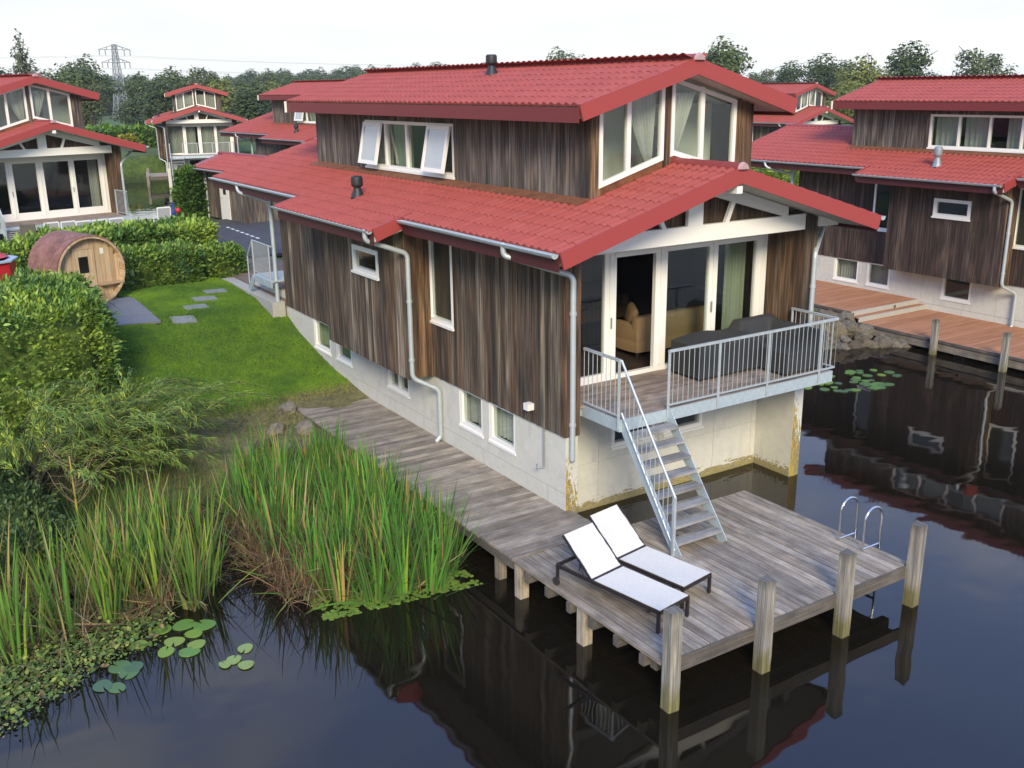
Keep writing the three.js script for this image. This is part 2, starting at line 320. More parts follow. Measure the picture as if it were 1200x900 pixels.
function cladding(house, detail, name, frame, runs, mats, farTones) {
  const proud = () => rr(0, 0.011);
  if (detail) {
    const lo = Math.min(...runs.map((r) => r[2])), hi = Math.max(...runs.map((r) => r[3]));
    const back = runs.map((r) => bc(r[0] - 0.004, r[1] + 0.004, r[2] + 0.02, r[3] - 0.02, -0.016, -0.006)); back.forEach((g) => g.applyMatrix4(frame));
    const wall = joined(name, back, M.membrane, house);
    for (const [a, b, y0, y1] of runs) { const g = bc(a, b, y0 + rr(-0.006, 0.006), y1, -0.005, 0.018 + proud()); g.applyMatrix4(frame); mesh('board', g, tone(mats), wall); }
    return wall;
  }
  const gs = [];
  for (const [a, b, y0, y1] of runs) { const g = bc(a, b, y0, y1, -0.005, 0.018 + proud()); g.applyMatrix4(frame); const c = tone(farTones); gs.push(tint(g, ...c)); }
  return joined(name, gs, M.cladFar, house, 'stuff');
}
const tonesOf = (ms) => ms.map((m) => m.color.toArray());

function curtainGeo(u0, u1, y0, y1, z, folds = 9, amp = 0.035, gather = null) {
  const n = folds * 8, P = [], U = [], I = [];
  const rows = 8;
  for (let j = 0; j <= rows; j++) { const v = j / rows, y = lerp(y0, y1, v); for (let i = 0; i <= n; i++) { let t = i / n; let u = lerp(u0, u1, t); if (gather) { const [gu, gy] = gather, s = y > gy ? lerp(0.12, 1, Math.pow((y - gy) / (y1 - gy), 0.8)) : lerp(0.12, 0.3, (gy - y) / (gy - y0)); u = gu + (u - gu) * s; } P.push(u, y, z + amp * Math.sin(t * folds * 2 * Math.PI) + amp * 0.5 * Math.sin(t * folds * 5.1 + v)); U.push(u, y); } }
  for (let j = 0; j < rows; j++) for (let i = 0; i < n; i++) { const a = j * (n + 1) + i; I.push(a, a + 1, a + n + 1, a + 1, a + n + 2, a + n + 1); }
  const g = new THREE.BufferGeometry(); g.setAttribute('position', new THREE.Float32BufferAttribute(P, 3)); g.setAttribute('uv', new THREE.Float32BufferAttribute(U, 2)); g.setIndex(I); g.computeVertexNormals(); return g;
}
// a framed window in a wall frame: lights = interior bar positions, everything in metres
function windowUnit(house, frame, name, u0, u1, y0, y1, { bars = [], fw = 0.08, d0 = -0.06, d1 = 0.02, sill = true, curtain = null, mat = M.white, label } = {}) {
  const g = [bc(u0, u0 + fw, y0, y1, d0, d1), bc(u1 - fw, u1, y0, y1, d0, d1), bc(u0 + fw, u1 - fw, y0, y0 + fw, d0, d1 - 0.002), bc(u0 + fw, u1 - fw, y1 - fw, y1, d0, d1 - 0.002)];
  for (const b of bars) g.push(bc(b - 0.035, b + 0.035, y0 + fw, y1 - fw, d0 + 0.002, d1 - 0.004));
  if (sill) g.push(bc(u0 - 0.02, u1 + 0.02, y0 - 0.05, y0 - 0.001, d0, d1 + 0.035));
  g.forEach((q) => q.applyMatrix4(frame));
  const f = joined(name, g, mat, house); if (label) f.userData.label = label;
  const es = [u0 + fw, ...bars, u1 - fw];
  for (let i = 0; i < es.length - 1; i++) { const p = bc(es[i], es[i + 1], y0 + fw, y1 - fw, (d0 + d1) / 2 - 0.004, (d0 + d1) / 2 + 0.004); p.applyMatrix4(frame); mesh('pane', p, M.glass, f); }
  for (const c of curtain ?? []) { const q = curtainGeo(c.u0, c.u1, y0 + 0.03, y1 - 0.03, d0 - 0.12, c.folds ?? 7, 0.03, c.gather); q.applyMatrix4(frame); mesh('curtain', q, c.mat ?? M.curtainGrey, f); }
  return f;
}
function roofSlope(house, part, detail, side, top, xe, xr, z0, z1, slope, keep) {
  // rows of pantiles from the eave xe up to xr; z0 (front) to z1 (back)
  const cs = Math.cos(Math.atan(slope)), L = (xr - xe) / cs, rows = Math.ceil(L / TL - 0.02), waves = Math.round((z0 - z1) / TW), out = [], ang = Math.atan(slope);
  for (let r = 0; r < rows; r++) {
    const s = r * TL, x = xe + s * cs, y = top(x) - 0.028;
    const place = (g, z) => { g.rotateZ(ang); g.translate(x, y, z); if (side < 0) { g.scale(-1, 1, 1); g.translate(HW, 0, 0); const ix = g.index; for (let i = 0; i < ix.count; i += 3) { const a = ix.getX(i + 1); ix.setX(i + 1, ix.getX(i + 2)); ix.setX(i + 2, a); } g.computeVertexNormals(); } return g; };
    const scaleW = (z0 - z1) / (waves * TW);
    let from = 0;
    if (detail) for (let k = 0; k < waves; k++) {
      const z = z0 - k * TW * scaleW;
      if (!keep(r, k, x, z)) break;
      const m = mesh('roof_tile', oneTile[Math.floor(R() * 4)], pick(M.tiles), part);
      m.position.set(x, y + rr(-0.002, 0.002), z); m.rotation.z = ang + rr(-0.004, 0.004); m.scale.z = scaleW; from = k + 1;
    }
    if (from < waves) { const g = tileGeo(waves - from, R() * 5); g.scale(1, 1, scaleW); out.push(place(g, z0 - from * TW * scaleW)); }
  }
  return out;
}
function gutter(x, y, z0, z1, side = 1) {
  const o = []; const n = 7; for (let i = 0; i <= n; i++) { const a = Math.PI + Math.PI * i / n; o.push([Math.cos(a) * 0.065, Math.sin(a) * 0.065]); }
  for (let i = n; i >= 0; i--) { const a = Math.PI + Math.PI * i / n; o.push([Math.cos(a) * 0.056, Math.sin(a) * 0.056]); }
  const g = poly(o, z0 - z1); g.translate(x, y, z1);
  const lip = rod([x - 0.062 * side, y, z0], [x - 0.062 * side, y, z1], 0.009, 6);
  const end = []; for (const z of [z0 - 0.004, z1]) { const c = new THREE.CylinderGeometry(0.062, 0.062, 0.004, 12, 1, false, 0, Math.PI); c.rotateX(Math.PI / 2); c.rotateZ(-Math.PI / 2); c.translate(x, y, z); end.push(c); }
  return mergeGeometries([g, lip, ...end].map(strip));
}
function ventGeo(h, r) {
  const p = [[r * 1.25, 0], [r * 1.1, 0.05], [r * 0.62, h * 0.42], [r * 0.62, h * 0.5], [r * 0.95, h * 0.55], [r, h * 0.62], [r, h * 0.92], [r * 0.8, h], [0.001, h]];
  return new THREE.LatheGeometry(p.map((q) => new THREE.Vector2(...q)), 14);
}

function buildHouse(o) {
  // o: label, group, pos, ry, detail, uz (shift of the upper storey's back), curtains, sideRight, stairs
  const H = thing('timber_house', o.label, 'house', 'red roofed timber houses by the water', o.pos, o.ry);
  const D = !!o.detail, zu = -0.261, zub = -13.207 + (o.uz ?? 0), zb = -0.777, zbb = -12.707 + (o.uz ?? 0), zr = 0.877, zrb = -16.455, xb = 1.036, XR = HW - xb;
  const wz = o.uz ?? 0;
  const B = o.grey ? M.greyBoards : o.dark ? M.darkBoards : M.boards, farB = tonesOf(B), farWarm = tonesOf(M.warmBoards), farGrey = tonesOf(M.greyBoards);

  // --- concrete base: side wall in bands and piers round its windows
  const cw = [[-11.22, -10.16], [-9.8, -8.86], [-6.87, -5.83], [-3.62, -2.73], [-2.49, -1.58]];
  {
    const g = []; const cut = [-16, ...cw.flat(), 0];
    const jz = [-16, -12.9, -9.83, -7.6, -4.95, -1.55, 0];
    for (let i = 0; i < jz.length - 1; i++) { g.push(bc(0, 0.25, -1.2, 0.925, jz[i] + 0.004, jz[i + 1] - 0.004)); }
    for (let i = 0; i < jz.length - 1; i++) {
      let spans = [[jz[i] + 0.004, jz[i + 1] - 0.004]];
      for (const [a, b] of cw) spans = spans.flatMap(([p, q]) => (b <= p || a >= q ? [[p, q]] : [[p, Math.max(p, a)], [Math.min(q, b), q]])).filter(([p, q]) => q - p > 0.01);
      g.push(bc(0, 0.25, 0.935, 1.19, jz[i] + 0.004, jz[i + 1] - 0.004));
      for (const [p, q] of spans) g.push(bc(0, 0.25, 1.19, 2.0, p, q));
    }
    g.push(bc(0.03, 0.24, 0.92, 0.94, -15.99, -0.01));
    g.push(bc(0.002, 0.25, 2.0, 2.3, -16, 0));
    const base = joined('concrete_base', [...g, bc(HW - 0.255, HW, -1.2, 2.3, -16, 0), bc(0.25, HW - 0.255, -1.2, 2.3, -16.2, -15.9)], M.concrete, H);
    // gable wall below the balcony, in panels
    const xs = [0.25, 1.45, 2.9, 4.36, 5.42, 5.555], holes = [[1.74, 2.8, 1.13, 2.1], [3.03, 4.03, 1.13, 2.1]];
    for (let i = 0; i < xs.length - 1; i++) for (const [y0, y1] of [[-1.2, 0.925], [0.935, 2.3]]) {
      let parts = [[xs[i] + 0.004, xs[i + 1] - 0.004, y0, y1]];
      for (const h of holes) parts = parts.flatMap(([a, b, c, d]) => { if (h[1] <= a || h[0] >= b || h[3] <= c || h[2] >= d) return [[a, b, c, d]]; const r = [[a, b, c, h[2]], [a, b, h[3], d]]; if (h[0] > a) r.push([a, h[0], h[2], h[3]]); if (h[1] < b) r.push([h[1], b, h[2], h[3]]); return r.filter((q) => q[1] - q[0] > 0.01 && q[3] - q[2] > 0.01); });
      joined('concrete_panel', parts.map((q) => bc(q[0], q[1], q[2], q[3], -1.2, -0.978)), M.concrete, base);
    }
    mesh('joint_backing', bc(0.25, 5.555, 0.92, 0.94, -1.15, -0.99), M.concrete, base);
    if (o.detail) { // algae and lichen growing above the waterline, with ragged outlines as in the photograph
      const na = lattice(51, 40, 12), nb = lattice(52, 160, 48), nc = lattice(53, 14, 30), nd = lattice(54, 60, 120);
      const sheetMat = (w, h, alpha, colour) => { const al = tex(w, h, 1, 1, (u, v) => { const k = alpha(u, v); return [k, k, k]; }, false), co = tex(w, h, 1, 1, colour); return new THREE.MeshStandardMaterial({ map: co, alphaMap: al, transparent: true, roughness: 0.95 }); };
      const band = sheetMat(512, 128, (u, v) => sstep(0.02, 0.2, 0.3 + 0.75 * na(u * 40, v * 12) + 0.45 * nb(u * 160, v * 48) - 1.75 * v) * 0.8, (u, v) => { const n = nb(u * 160, v * 48), d = na(u * 40 + 3, v * 12); return [0.5 + 0.2 * n, 0.46 + 0.19 * n, 0.3 + 0.16 * d]; });
      const lichen = sheetMat(64, 256, (u, v) => sstep(0.0, 0.22, 0.55 + 0.7 * nc(u * 14, v * 30) + 0.4 * nd(u * 60, v * 120) - 0.5 * u - 1.25 * Math.max(0, v - 0.05)) * 0.85, (u, v) => { const y = sstep(0.45, 0.75, nc(u * 14 + 4, v * 30) + 0.4 * (0.5 - u)), n = nd(u * 60, v * 120); return [lerp(0.5, 0.66, y) + 0.1 * n, lerp(0.46, 0.56, y) + 0.08 * n, lerp(0.3, 0.2, y) + 0.06 * n]; });
      const face = (w, h, x, y, z, ry) => new THREE.PlaneGeometry(w, h).rotateY(ry).translate(x, y, z);
      mesh('algae_band', face(5.29, 0.36, 2.905, 0.18, -0.974, 0), band, base); mesh('algae_band', face(0.97, 0.36, 5.551, 0.18, -0.486, -Math.PI / 2), band, base);
      mesh('lichen_patch', face(0.25, 1.75, HW - 0.1275, 0.875, 0.004, 0), lichen, base); mesh('lichen_patch', face(0.25, 1.6, 0.125, 0.8, 0.004, 0), lichen, base);
    }
    for (const [a, b] of [[-11.22, -10.16], [-9.8, -8.86], [-6.87, -5.83], [-3.62, -2.73], [-2.49, -1.58]]) windowUnit(H, FRAME.left(0), 'window', a, b, 1.2, 1.995, { d0: -0.13, d1: -0.012, fw: 0.075, bars: D && a < -5 && a > -7 ? [(a + b) / 2] : [], curtain: a > -3 ? [{ u0: a, u1: lerp(a, b, 0.62), mat: M.curtainWhite, folds: 5 }] : a < -8 ? [{ u0: a, u1: b, mat: o.ry === undefined || D ? M.curtainGreen : M.curtainGrey, folds: 9 }] : a < -3 && a > -4 ? [{ u0: a, u1: b, mat: M.curtainGrey, folds: 3 }] : null });
    for (const h of holes) windowUnit(H, FRAME.front(-0.978), 'window', h[0], h[1], h[2], h[3], { d0: -0.12, d1: 0.012 });
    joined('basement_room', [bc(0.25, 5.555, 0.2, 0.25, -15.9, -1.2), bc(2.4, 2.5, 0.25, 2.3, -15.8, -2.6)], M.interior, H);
  }
  // --- storey: floor, partitions, ceiling
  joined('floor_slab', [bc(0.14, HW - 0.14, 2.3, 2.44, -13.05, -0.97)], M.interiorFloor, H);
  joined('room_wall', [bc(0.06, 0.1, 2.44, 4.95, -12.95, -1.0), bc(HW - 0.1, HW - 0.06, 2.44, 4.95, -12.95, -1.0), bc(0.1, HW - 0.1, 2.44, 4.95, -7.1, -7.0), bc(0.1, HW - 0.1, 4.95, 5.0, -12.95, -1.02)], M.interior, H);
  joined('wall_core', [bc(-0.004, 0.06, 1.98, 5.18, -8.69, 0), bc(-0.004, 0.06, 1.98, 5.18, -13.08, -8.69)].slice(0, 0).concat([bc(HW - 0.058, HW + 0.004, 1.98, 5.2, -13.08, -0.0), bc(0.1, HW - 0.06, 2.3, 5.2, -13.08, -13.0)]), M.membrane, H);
  // core of the visible side wall, with the tall window left open
  joined('side_wall_core', [bc(0.012, 0.058, 2.3, 5.2, -3.72, -0.005), bc(0.012, 0.058, 2.3, 5.2, -13.08, -4.66), bc(0.012, 0.058, 2.3, 3.15, -4.66, -3.72), bc(0.012, 0.058, 4.9, 5.2, -4.66, -3.72)], M.membrane, H);
  joined('bay_core', [bc(-0.57, -0.52, 2.0, 5.05, -8.66, -7.05), bc(-0.57, -0.52, 2.0, 5.05, -5.79, -4.68), bc(-0.57, -0.52, 2.0, 3.89, -7.05, -5.79), bc(-0.57, -0.52, 4.43, 5.05, -7.05, -5.79), bc(-0.57, 0.0, 2.0, 2.03, -8.66, -4.68)], M.membrane, H);

  // --- cladding
  const tall = [-4.68, -3.7, 3.14, 4.92], small = [-7.06, -5.78, 3.88, 4.44];
  cladding(H, D, 'front_side_cladding', FRAME.left(-0.012), boardRuns(-4.64, 0.0, () => 1.972, () => 5.2, [tall]), B, farB);
  cladding(H, D, 'bay_return_cladding', FRAME.front(-4.64), boardRuns(-0.6, -0.02, () => 1.972, (x) => 5.05 + 0.29 * (x + 0.6)), M.warmBoards, farWarm);
  cladding(H, D, 'bay_cladding', FRAME.left(-0.576), boardRuns(-8.69, -4.63, () => 1.972, () => 5.05, [small]), B, farB);
  cladding(H, false, 'bay_end_cladding', FRAME.back(-8.69), boardRuns(0.02, 0.6, () => 1.972, () => 5.06), B, farB);
  cladding(H, D, 'back_side_cladding', FRAME.left(-0.012), boardRuns(-13.08, -8.69, () => 1.972, () => 5.2, [[-9.75, -8.8, 3.14, 4.92]]), B, farB);
  windowUnit(H, FRAME.left(-0.012), 'tall_window', -9.75, -8.8, 3.14, 4.92, { fw: 0.07, d0: -0.02, d1: 0.03 });
  cladding(H, false, 'back_cladding', FRAME.back(-13.08), boardRuns(-HW, 0, () => 1.98, (x) => lowTop(-x) - 0.28), B, farB);
  cladding(H, false, 'far_side_cladding', FRAME.right(HW + 0.012), boardRuns(0, 13.08, () => 1.972, () => 5.2), B, farB);
  cladding(H, D, 'fin_end_cladding', FRAME.front(0.002), boardRuns(-0.03, 0.28, () => 1.972, (x) => lowTop(x) - 0.28).concat(boardRuns(HW - 0.28, HW + 0.03, () => 1.98, (x) => lowTop(x) - 0.28)), [M.boards[0], M.boards[5], M.warmBoards[3], M.boards[7]], tonesOf([M.boards[0], M.boards[5], M.warmBoards[3]]));
  cladding(H, D, 'porch_cladding', FRAME.left(HW - 0.262), boardRuns(-0.98, -0.0, () => 2.44, () => 5.06), M.warmBoards.concat([M.boards[5]]), farWarm);
  cladding(H, false, 'porch_side_cladding', FRAME.right(0.262), boardRuns(0, 0.98, () => 2.44, () => 5.06), M.warmBoards, farWarm);
  joined('fin_core', [bc(0.0, 0.25, 2.3, 5.2, -0.99, -0.016), bc(HW - 0.25, HW, 2.3, 5.2, -0.99, -0.016)], M.membrane, H);
  const gable = cladding(H, D, 'gable_cladding', FRAME.front(-0.1), boardRuns(0.29, HW - 0.29, () => 5.03, (x) => lowTop(x) - 0.27), [M.boards[0], M.boards[5], M.warmBoards[3]], tonesOf([M.boards[0], M.warmBoards[3]]));
  // --- white truss on the gable
  {
    const yb = 5.02, yt = 5.31, un = (x) => lowTop(x) - 0.262, z0 = -0.02, z1 = 0.07;
    const g = [bc(0.27, 5.43, yb, yt, z0, z1, 'x')];
    const raf = (xa, xc) => { const s = poly([[xa, un(xa) - 0.2], [xc, un(xc) - 0.24], [xc, un(xc)], [xa, un(xa)]], z1 - z0 - 0.004); s.translate(0, 0, z0); return s; };
    g.push(raf(0.85, XM), raf(HW - 0.85, XM), poly([[2.5, yt], [2.84, yt], [2.84, un(2.84) - 0.1], [2.5, un(2.5) - 0.1]], 0.075));
    for (const [a, b] of [[3.42, 3.6], [1.98, 1.8]]) { const s = poly([[a - 0.045, yt], [a + 0.045, yt], [b + 0.045, un(b) - 0.12], [b - 0.045, un(b) - 0.12]], 0.07); g.push(s); }
    joined('gable_truss', g, M.white, H);
    joined('eave_bracket', [poly([[5.82, 5.04], [6.35, 5.03], [6.35, 5.1], [5.82, 5.27]], 0.07)], M.white, H);
    joined('eave_bracket', [poly([[-0.54, 5.03], [-0.03, 5.04], [-0.03, 5.27], [-0.54, 5.1]], 0.07)], M.white, H);
    joined('ridge_beam', [bc(2.84, 2.97, 5.9, 6.02, -0.1, 0.84)], M.white, H);
    mesh('porch_ceiling', bc(0.26, HW - 0.26, 4.98, 5.015, -1.0, -0.1), M.soffit, H);
  }
  // --- glazed front
  {
    const Z = -0.95, fr = FRAME.front(Z), y0 = 2.45, y1 = 4.98, gl = [[0.28, 1.5], [1.76, 2.67], [2.95, 3.99], [4.21, 5.23]];
    const g = [bc(0.26, 5.55, 4.8, y1, -0.06, 0.03, 'x'), bc(0.26, 1.76, y0, 2.62, -0.06, 0.03, 'x'), bc(1.76, 5.55, y0, 2.56, -0.06, 0.03, 'x')];
    for (const [a, b] of [[1.5, 1.76], [2.67, 2.95], [3.99, 4.21], [5.23, 5.548], [0.262, 0.33]]) g.push(bc(a, b, 2.56, 4.8, -0.058, 0.028));
    for (const [a, b] of [[1.72, 2.71], [4.17, 5.27], [2.91, 4.03]]) { g.push(bc(a, b, 4.72, 4.8, -0.03, 0.045, 'x')); }
    if (o.lowRail) g.push(bc(0.33, 5.24, 2.56, 2.78, -0.04, 0.02, 'x'));
    g.push(bc(1.6, 1.66, 2.6, 4.78, 0.03, 0.05), bc(2.78, 2.83, 2.6, 4.78, 0.03, 0.05), bc(4.08, 4.13, 2.6, 4.78, 0.03, 0.05), bc(5.36, 5.41, 2.6, 4.78, 0.03, 0.05));
    g.forEach((q) => q.applyMatrix4(fr));
    const f = joined('glazed_front', g, M.white, H);
    gl.forEach(([a, b], i) => { if (D && i === 1) return; const p = bc(a, b, 2.58, 4.78, -0.02, -0.012); p.applyMatrix4(fr); mesh('pane', p, M.glass, f); });
    const cur = o.frontCurtains ?? [[4.62, 5.2, M.curtainGreen, 6], [0.75, 1.15, M.curtainGreen, 4]];
    for (const [a, b, m, n] of cur) { const c = curtainGeo(a, b, 2.5, 4.85, -0.22, n, 0.035); c.applyMatrix4(fr); mesh('curtain', c, m, f); }
    const handles = []; for (const x of [1.63, 4.06]) handles.push(bc(x - 0.012, x + 0.012, 3.45, 3.65, 0.052, 0.075)); handles.forEach((q) => q.applyMatrix4(fr)); joined('door_handle', handles, M.zincDark, f);
  }
  // --- side windows
  windowUnit(H, FRAME.left(-0.012), 'tall_window', tall[0], tall[1], tall[2], tall[3], { fw: 0.07, d0: -0.09, d1: 0.03, bars: [], label: 'tall narrow white framed window', curtain: [{ u0: tall[0], u1: tall[0] + 0.24, mat: M.curtainWhite, folds: 3 }] });
  joined('window_blind', [bc(-0.09 + 0.2, -0.09 + 0.21, 4.35, 4.85, -4.6, -3.76)], M.curtainWhite, H);
  windowUnit(H, FRAME.left(-0.576), 'small_window', small[0], small[1], small[2], small[3], { fw: 0.1, d0: -0.07, d1: 0.045, label: 'small square white framed window' });

  // --- upper storey
  const ub = (x) => upTop(x) - 0.26;
  joined('upper_core', [bc(xb + 0.006, xb + 0.05, 5.3, ub(xb), zbb, -9.62 + wz), bc(xb + 0.006, xb + 0.05, 5.3, ub(xb), -5.36 + wz, zb - 0.01), bc(xb + 0.006, xb + 0.05, 5.3, 5.88, -9.62 + wz, -5.36 + wz), bc(xb + 0.006, xb + 0.05, 6.93, ub(xb), -9.62 + wz, -5.36 + wz), bc(XR - 0.05, XR - 0.006, 5.3, ub(XR), zbb, zb - 0.01)], M.membrane, H);
  joined('upper_back_core', [poly([[xb, 5.3], [XR, 5.3], [XR, ub(XR)], [XM, ub(XM)], [xb, ub(xb)]], 0.05)].map((g) => g.translate(0, 0, zbb + 0.006)), M.membrane, H);
  const uw = [-9.62 + wz, -5.36 + wz, 5.87, 6.93];
  cladding(H, D, 'upper_side_cladding', FRAME.left(xb), boardRuns(zbb, zb, () => 5.72, () => ub(xb), [uw]), M.greyBoards, farGrey);
  cladding(H, false, 'upper_far_cladding', FRAME.right(XR), boardRuns(-zb, -zbb, () => 5.72, () => ub(XR)), M.greyBoards, farGrey);
  cladding(H, false, 'upper_back_cladding', FRAME.back(zbb), boardRuns(-XR, -xb, (x) => lowTop(-x) - 0.1, (x) => ub(-x)), M.greyBoards, farGrey);
  cladding(H, D, 'upper_front_cladding', FRAME.front(zb), boardRuns(xb, 1.25, (x) => lowTop(x) - 0.04, (x) => ub(x)).concat(boardRuns(4.33, XR, (x) => lowTop(x) - 0.04, (x) => ub(x)), boardRuns(2.615, 2.765, (x) => lowTop(x) - 0.04, (x) => ub(x))), M.warmBoards.concat(M.boards.slice(1, 3)), farWarm.concat(farB.slice(1, 3)));
  // slanted glazing under the upper gable
  {
    const fr = FRAME.front(zb), pan = (a, b, mulls, name) => {
      const lo = (x) => lowTop(x) + 0.13, hi = (x) => ub(x) - 0.04, w = 0.075, g = [];
      const bar = (p, q, dz = 0) => { const s = poly([[p, lo(p)], [q, lo(q)], [q, hi(q)], [p, hi(p)]], 0.085 - dz); s.translate(0, 0, -0.05); return s; };
      g.push(bar(a, a + w), bar(b - w, b), ...mulls.map((m) => bar(m - 0.045, m + 0.045, 0.004)));
      const rail = (f, s) => { const q = poly([[a + w, f(a + w)], [b - w, f(b - w)], [b - w, f(b - w) + s * w], [a + w, f(a + w) + s * w]], 0.083); q.translate(0, 0, -0.05); return q; };
      g.push(rail(lo, 1.2), rail(hi, -1));
      g.forEach((q) => q.applyMatrix4(fr)); const f = joined(name, g, M.white, H);
      const es = [a + w, ...mulls, b - w];
      for (let i = 0; i < es.length - 1; i++) { const p = es[i], q = es[i + 1], s = poly([[p, lo(p) + 0.05], [q, lo(q) + 0.05], [q, hi(q) - 0.05], [p, hi(p) - 0.05]], 0.008); s.translate(0, 0, -0.02); s.applyMatrix4(fr); mesh('pane', s, M.glass, f); }
      return f;
    };
    const a = pan(1.2, 2.61, [1.83], 'gable_window'), b = pan(2.77, 4.33, [3.5], 'gable_window');
    const sill = joined('gable_window_sill', [poly([[1.2, lowTop(1.2) - 0.02], [2.61, lowTop(2.61) - 0.02], [2.61, lowTop(2.61) + 0.13], [1.2, lowTop(1.2) + 0.13]], 0.04), poly([[2.77, lowTop(2.77) - 0.02], [2.906, lowTop(2.906) - 0.02], [4.33, lowTop(4.33) - 0.02], [4.33, lowTop(4.33) + 0.13], [2.906, lowTop(2.906) + 0.13], [2.77, lowTop(2.77) + 0.13]], 0.04)].map((g) => g.translate(0, 0, zb - 0.03)), M.flash, H);
    if (o.upperCurtains === 'drawn') { for (const [f, p, q] of [[a, 1.25, 2.55], [b, 2.85, 4.28]]) { const c = curtainGeo(p, q, 6.05, 7.25, zb - 0.16, 10, 0.03); mesh('curtain', c, M.curtainGrey, f); } }
    else { const c = curtainGeo(1.85, 2.58, 5.6, 7.5, zb - 0.17, 9, 0.03, [2.48, 6.25]); mesh('curtain', c, M.curtainWhite, a); const c2 = curtainGeo(2.84, 3.5, 5.6, 7.5, zb - 0.17, 8, 0.03, [2.88, 6.3]); mesh('curtain', c2, M.curtainWhite, b); }
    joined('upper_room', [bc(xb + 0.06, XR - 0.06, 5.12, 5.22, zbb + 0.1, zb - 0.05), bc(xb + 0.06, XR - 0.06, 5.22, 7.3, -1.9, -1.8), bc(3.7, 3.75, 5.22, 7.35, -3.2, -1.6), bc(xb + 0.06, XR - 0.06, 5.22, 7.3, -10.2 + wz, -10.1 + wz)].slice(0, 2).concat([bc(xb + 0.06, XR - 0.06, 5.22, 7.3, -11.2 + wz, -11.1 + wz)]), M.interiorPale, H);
    const pic = joined('picture', [bc(3.22, 3.58, 6.2, 6.9, -1.795, -1.77)], M.curtainGrey, H);
    joined('picture_print', [[3.5, 6.5, 0.07], [3.56, 6.36, 0.06], [3.46, 6.28, 0.05], [3.55, 6.12, 0.08], [3.5, 6.2, 0.05]].map(([x, y, r]) => { const c = new THREE.CircleGeometry(r, 9); c.translate(x - 0.11, y + 0.2, -1.766); return c; }), M.terracotta, pic);
  }
  // ribbon window of four lights; on two houses the outer lights stand open
  {
    const fr = FRAME.left(xb), u0 = uw[0], u1 = uw[1], q = (u1 - u0) / 4;
    const cur = [{ u0: u0 + q + 0.1, u1: u0 + 2 * q - 0.1, mat: o.openSash ? M.curtainGreen : M.curtainGrey, folds: 5 }, { u0: u0 + 0.1, u1: u0 + q - 0.05, mat: M.curtainGrey, folds: 5 }];
    if (!o.openSash) cur.push({ u0: u0 + 2.45 * q, u1: u0 + 3 * q, mat: M.curtainGrey, folds: 4 }, { u0: u0 + 3 * q, u1: u1, mat: M.curtainGrey, folds: 6 });
    const f = windowUnit(H, fr, 'ribbon_window', u0, u1, uw[2], uw[3], { bars: [u0 + q, u0 + 2 * q, u0 + 3 * q], fw: 0.07, d0: -0.08, d1: 0.03, curtain: cur, label: 'white ribbon window of four lights' });
    for (const k of o.openSash ? [0, 3] : []) {
      const a = u0 + k * q + 0.05, b = a + q - 0.1, h = uw[3] - uw[2] - 0.1, w = 0.085, gs = [bc(a, a + w, -h, 0, 0, 0.05), bc(b - w, b, -h, 0, 0, 0.05), bc(a + w, b - w, -h, -h + w, 0, 0.048), bc(a + w, b - w, -w, 0, 0, 0.048)], pane = bc(a + w, b - w, -h + w, -w, 0.018, 0.028);
      const m = new THREE.Matrix4().makeTranslation(0, uw[3] - 0.05, 0.045).multiply(new THREE.Matrix4().makeRotationX(-0.2));
      gs.forEach((g) => g.applyMatrix4(m).applyMatrix4(fr)); pane.applyMatrix4(m).applyMatrix4(fr);
      joined('open_sash', gs, M.white, f); mesh('pane', pane, M.mirrorGlass, f);
    }
  }
  // --- lower roof
  {
    const sn = 0.07, slabs = [];
    const slab = (xa, xc, z0, z1) => { const t = 0.05, th = 0.2; for (const s of [1, -1]) { const X = (x) => (s > 0 ? x : HW - x); const pts = [[X(xa), lowTop(xa) - t], [X(xc), lowTop(xc) - t], [X(xc), lowTop(xc) - t - th], [X(xa), lowTop(xa) - t - th]]; const g = poly(s > 0 ? pts : pts.reverse(), z0 - z1); g.translate(0, 0, z1); slabs.push(g); } };
    slab(-0.65, XM, zr - 0.05, zb); slab(-0.65, xb - 0.03, zb, zbb); slab(-0.65, XM, zbb, zrb + 0.05);
    { const g = poly([[-1.3, lowTop(-1.3) - 0.05], [-0.72, lowTop(-0.72) - 0.05], [-0.72, lowTop(-0.72) - 0.25], [-1.3, lowTop(-1.3) - 0.25]], 9.594 - 4.353 - 0.05); g.translate(0, 0, -9.594 + 0.025); slabs.push(g); }
    const roof = joined('lower_roof', slabs, M.soffit, H);
    let count = 0; const keep = (r, k, x, z) => z > -4.3 && count++ < 215, field = [];
    field.push(...roofSlope(H, roof, D, 1, lowTop, -0.744, XM - 0.02, zr - 0.04, zb, SL, keep));
    field.push(...roofSlope(H, roof, D, 1, lowTop, -0.744, xb, zb, -4.353, SL, keep));
    field.push(...roofSlope(H, roof, false, 1, lowTop, -0.744, xb, -4.353, -9.594, SL, keep), ...roofSlope(H, roof, false, 1, lowTop, -0.744, xb, -9.594, zbb, SL), ...roofSlope(H, roof, false, 1, lowTop, -0.744, XM - 0.02, zbb, zrb + 0.04, SL));
    field.push(...roofSlope(H, roof, false, 1, lowTop, -0.744 - 2 * TL * 0.96, -0.744 - 0.001, -4.393, -9.554, SL));
    for (const [a, z0, z1] of [[XM - 0.02, zr - 0.04, zb], [xb, zb, zbb], [XM - 0.02, zbb, zrb + 0.04]]) field.push(...roofSlope(H, roof, false, -1, lowTop, -0.744, a, z0, z1, SL));
    joined('tile_field', field, M.tiles[0], roof, 'stuff');
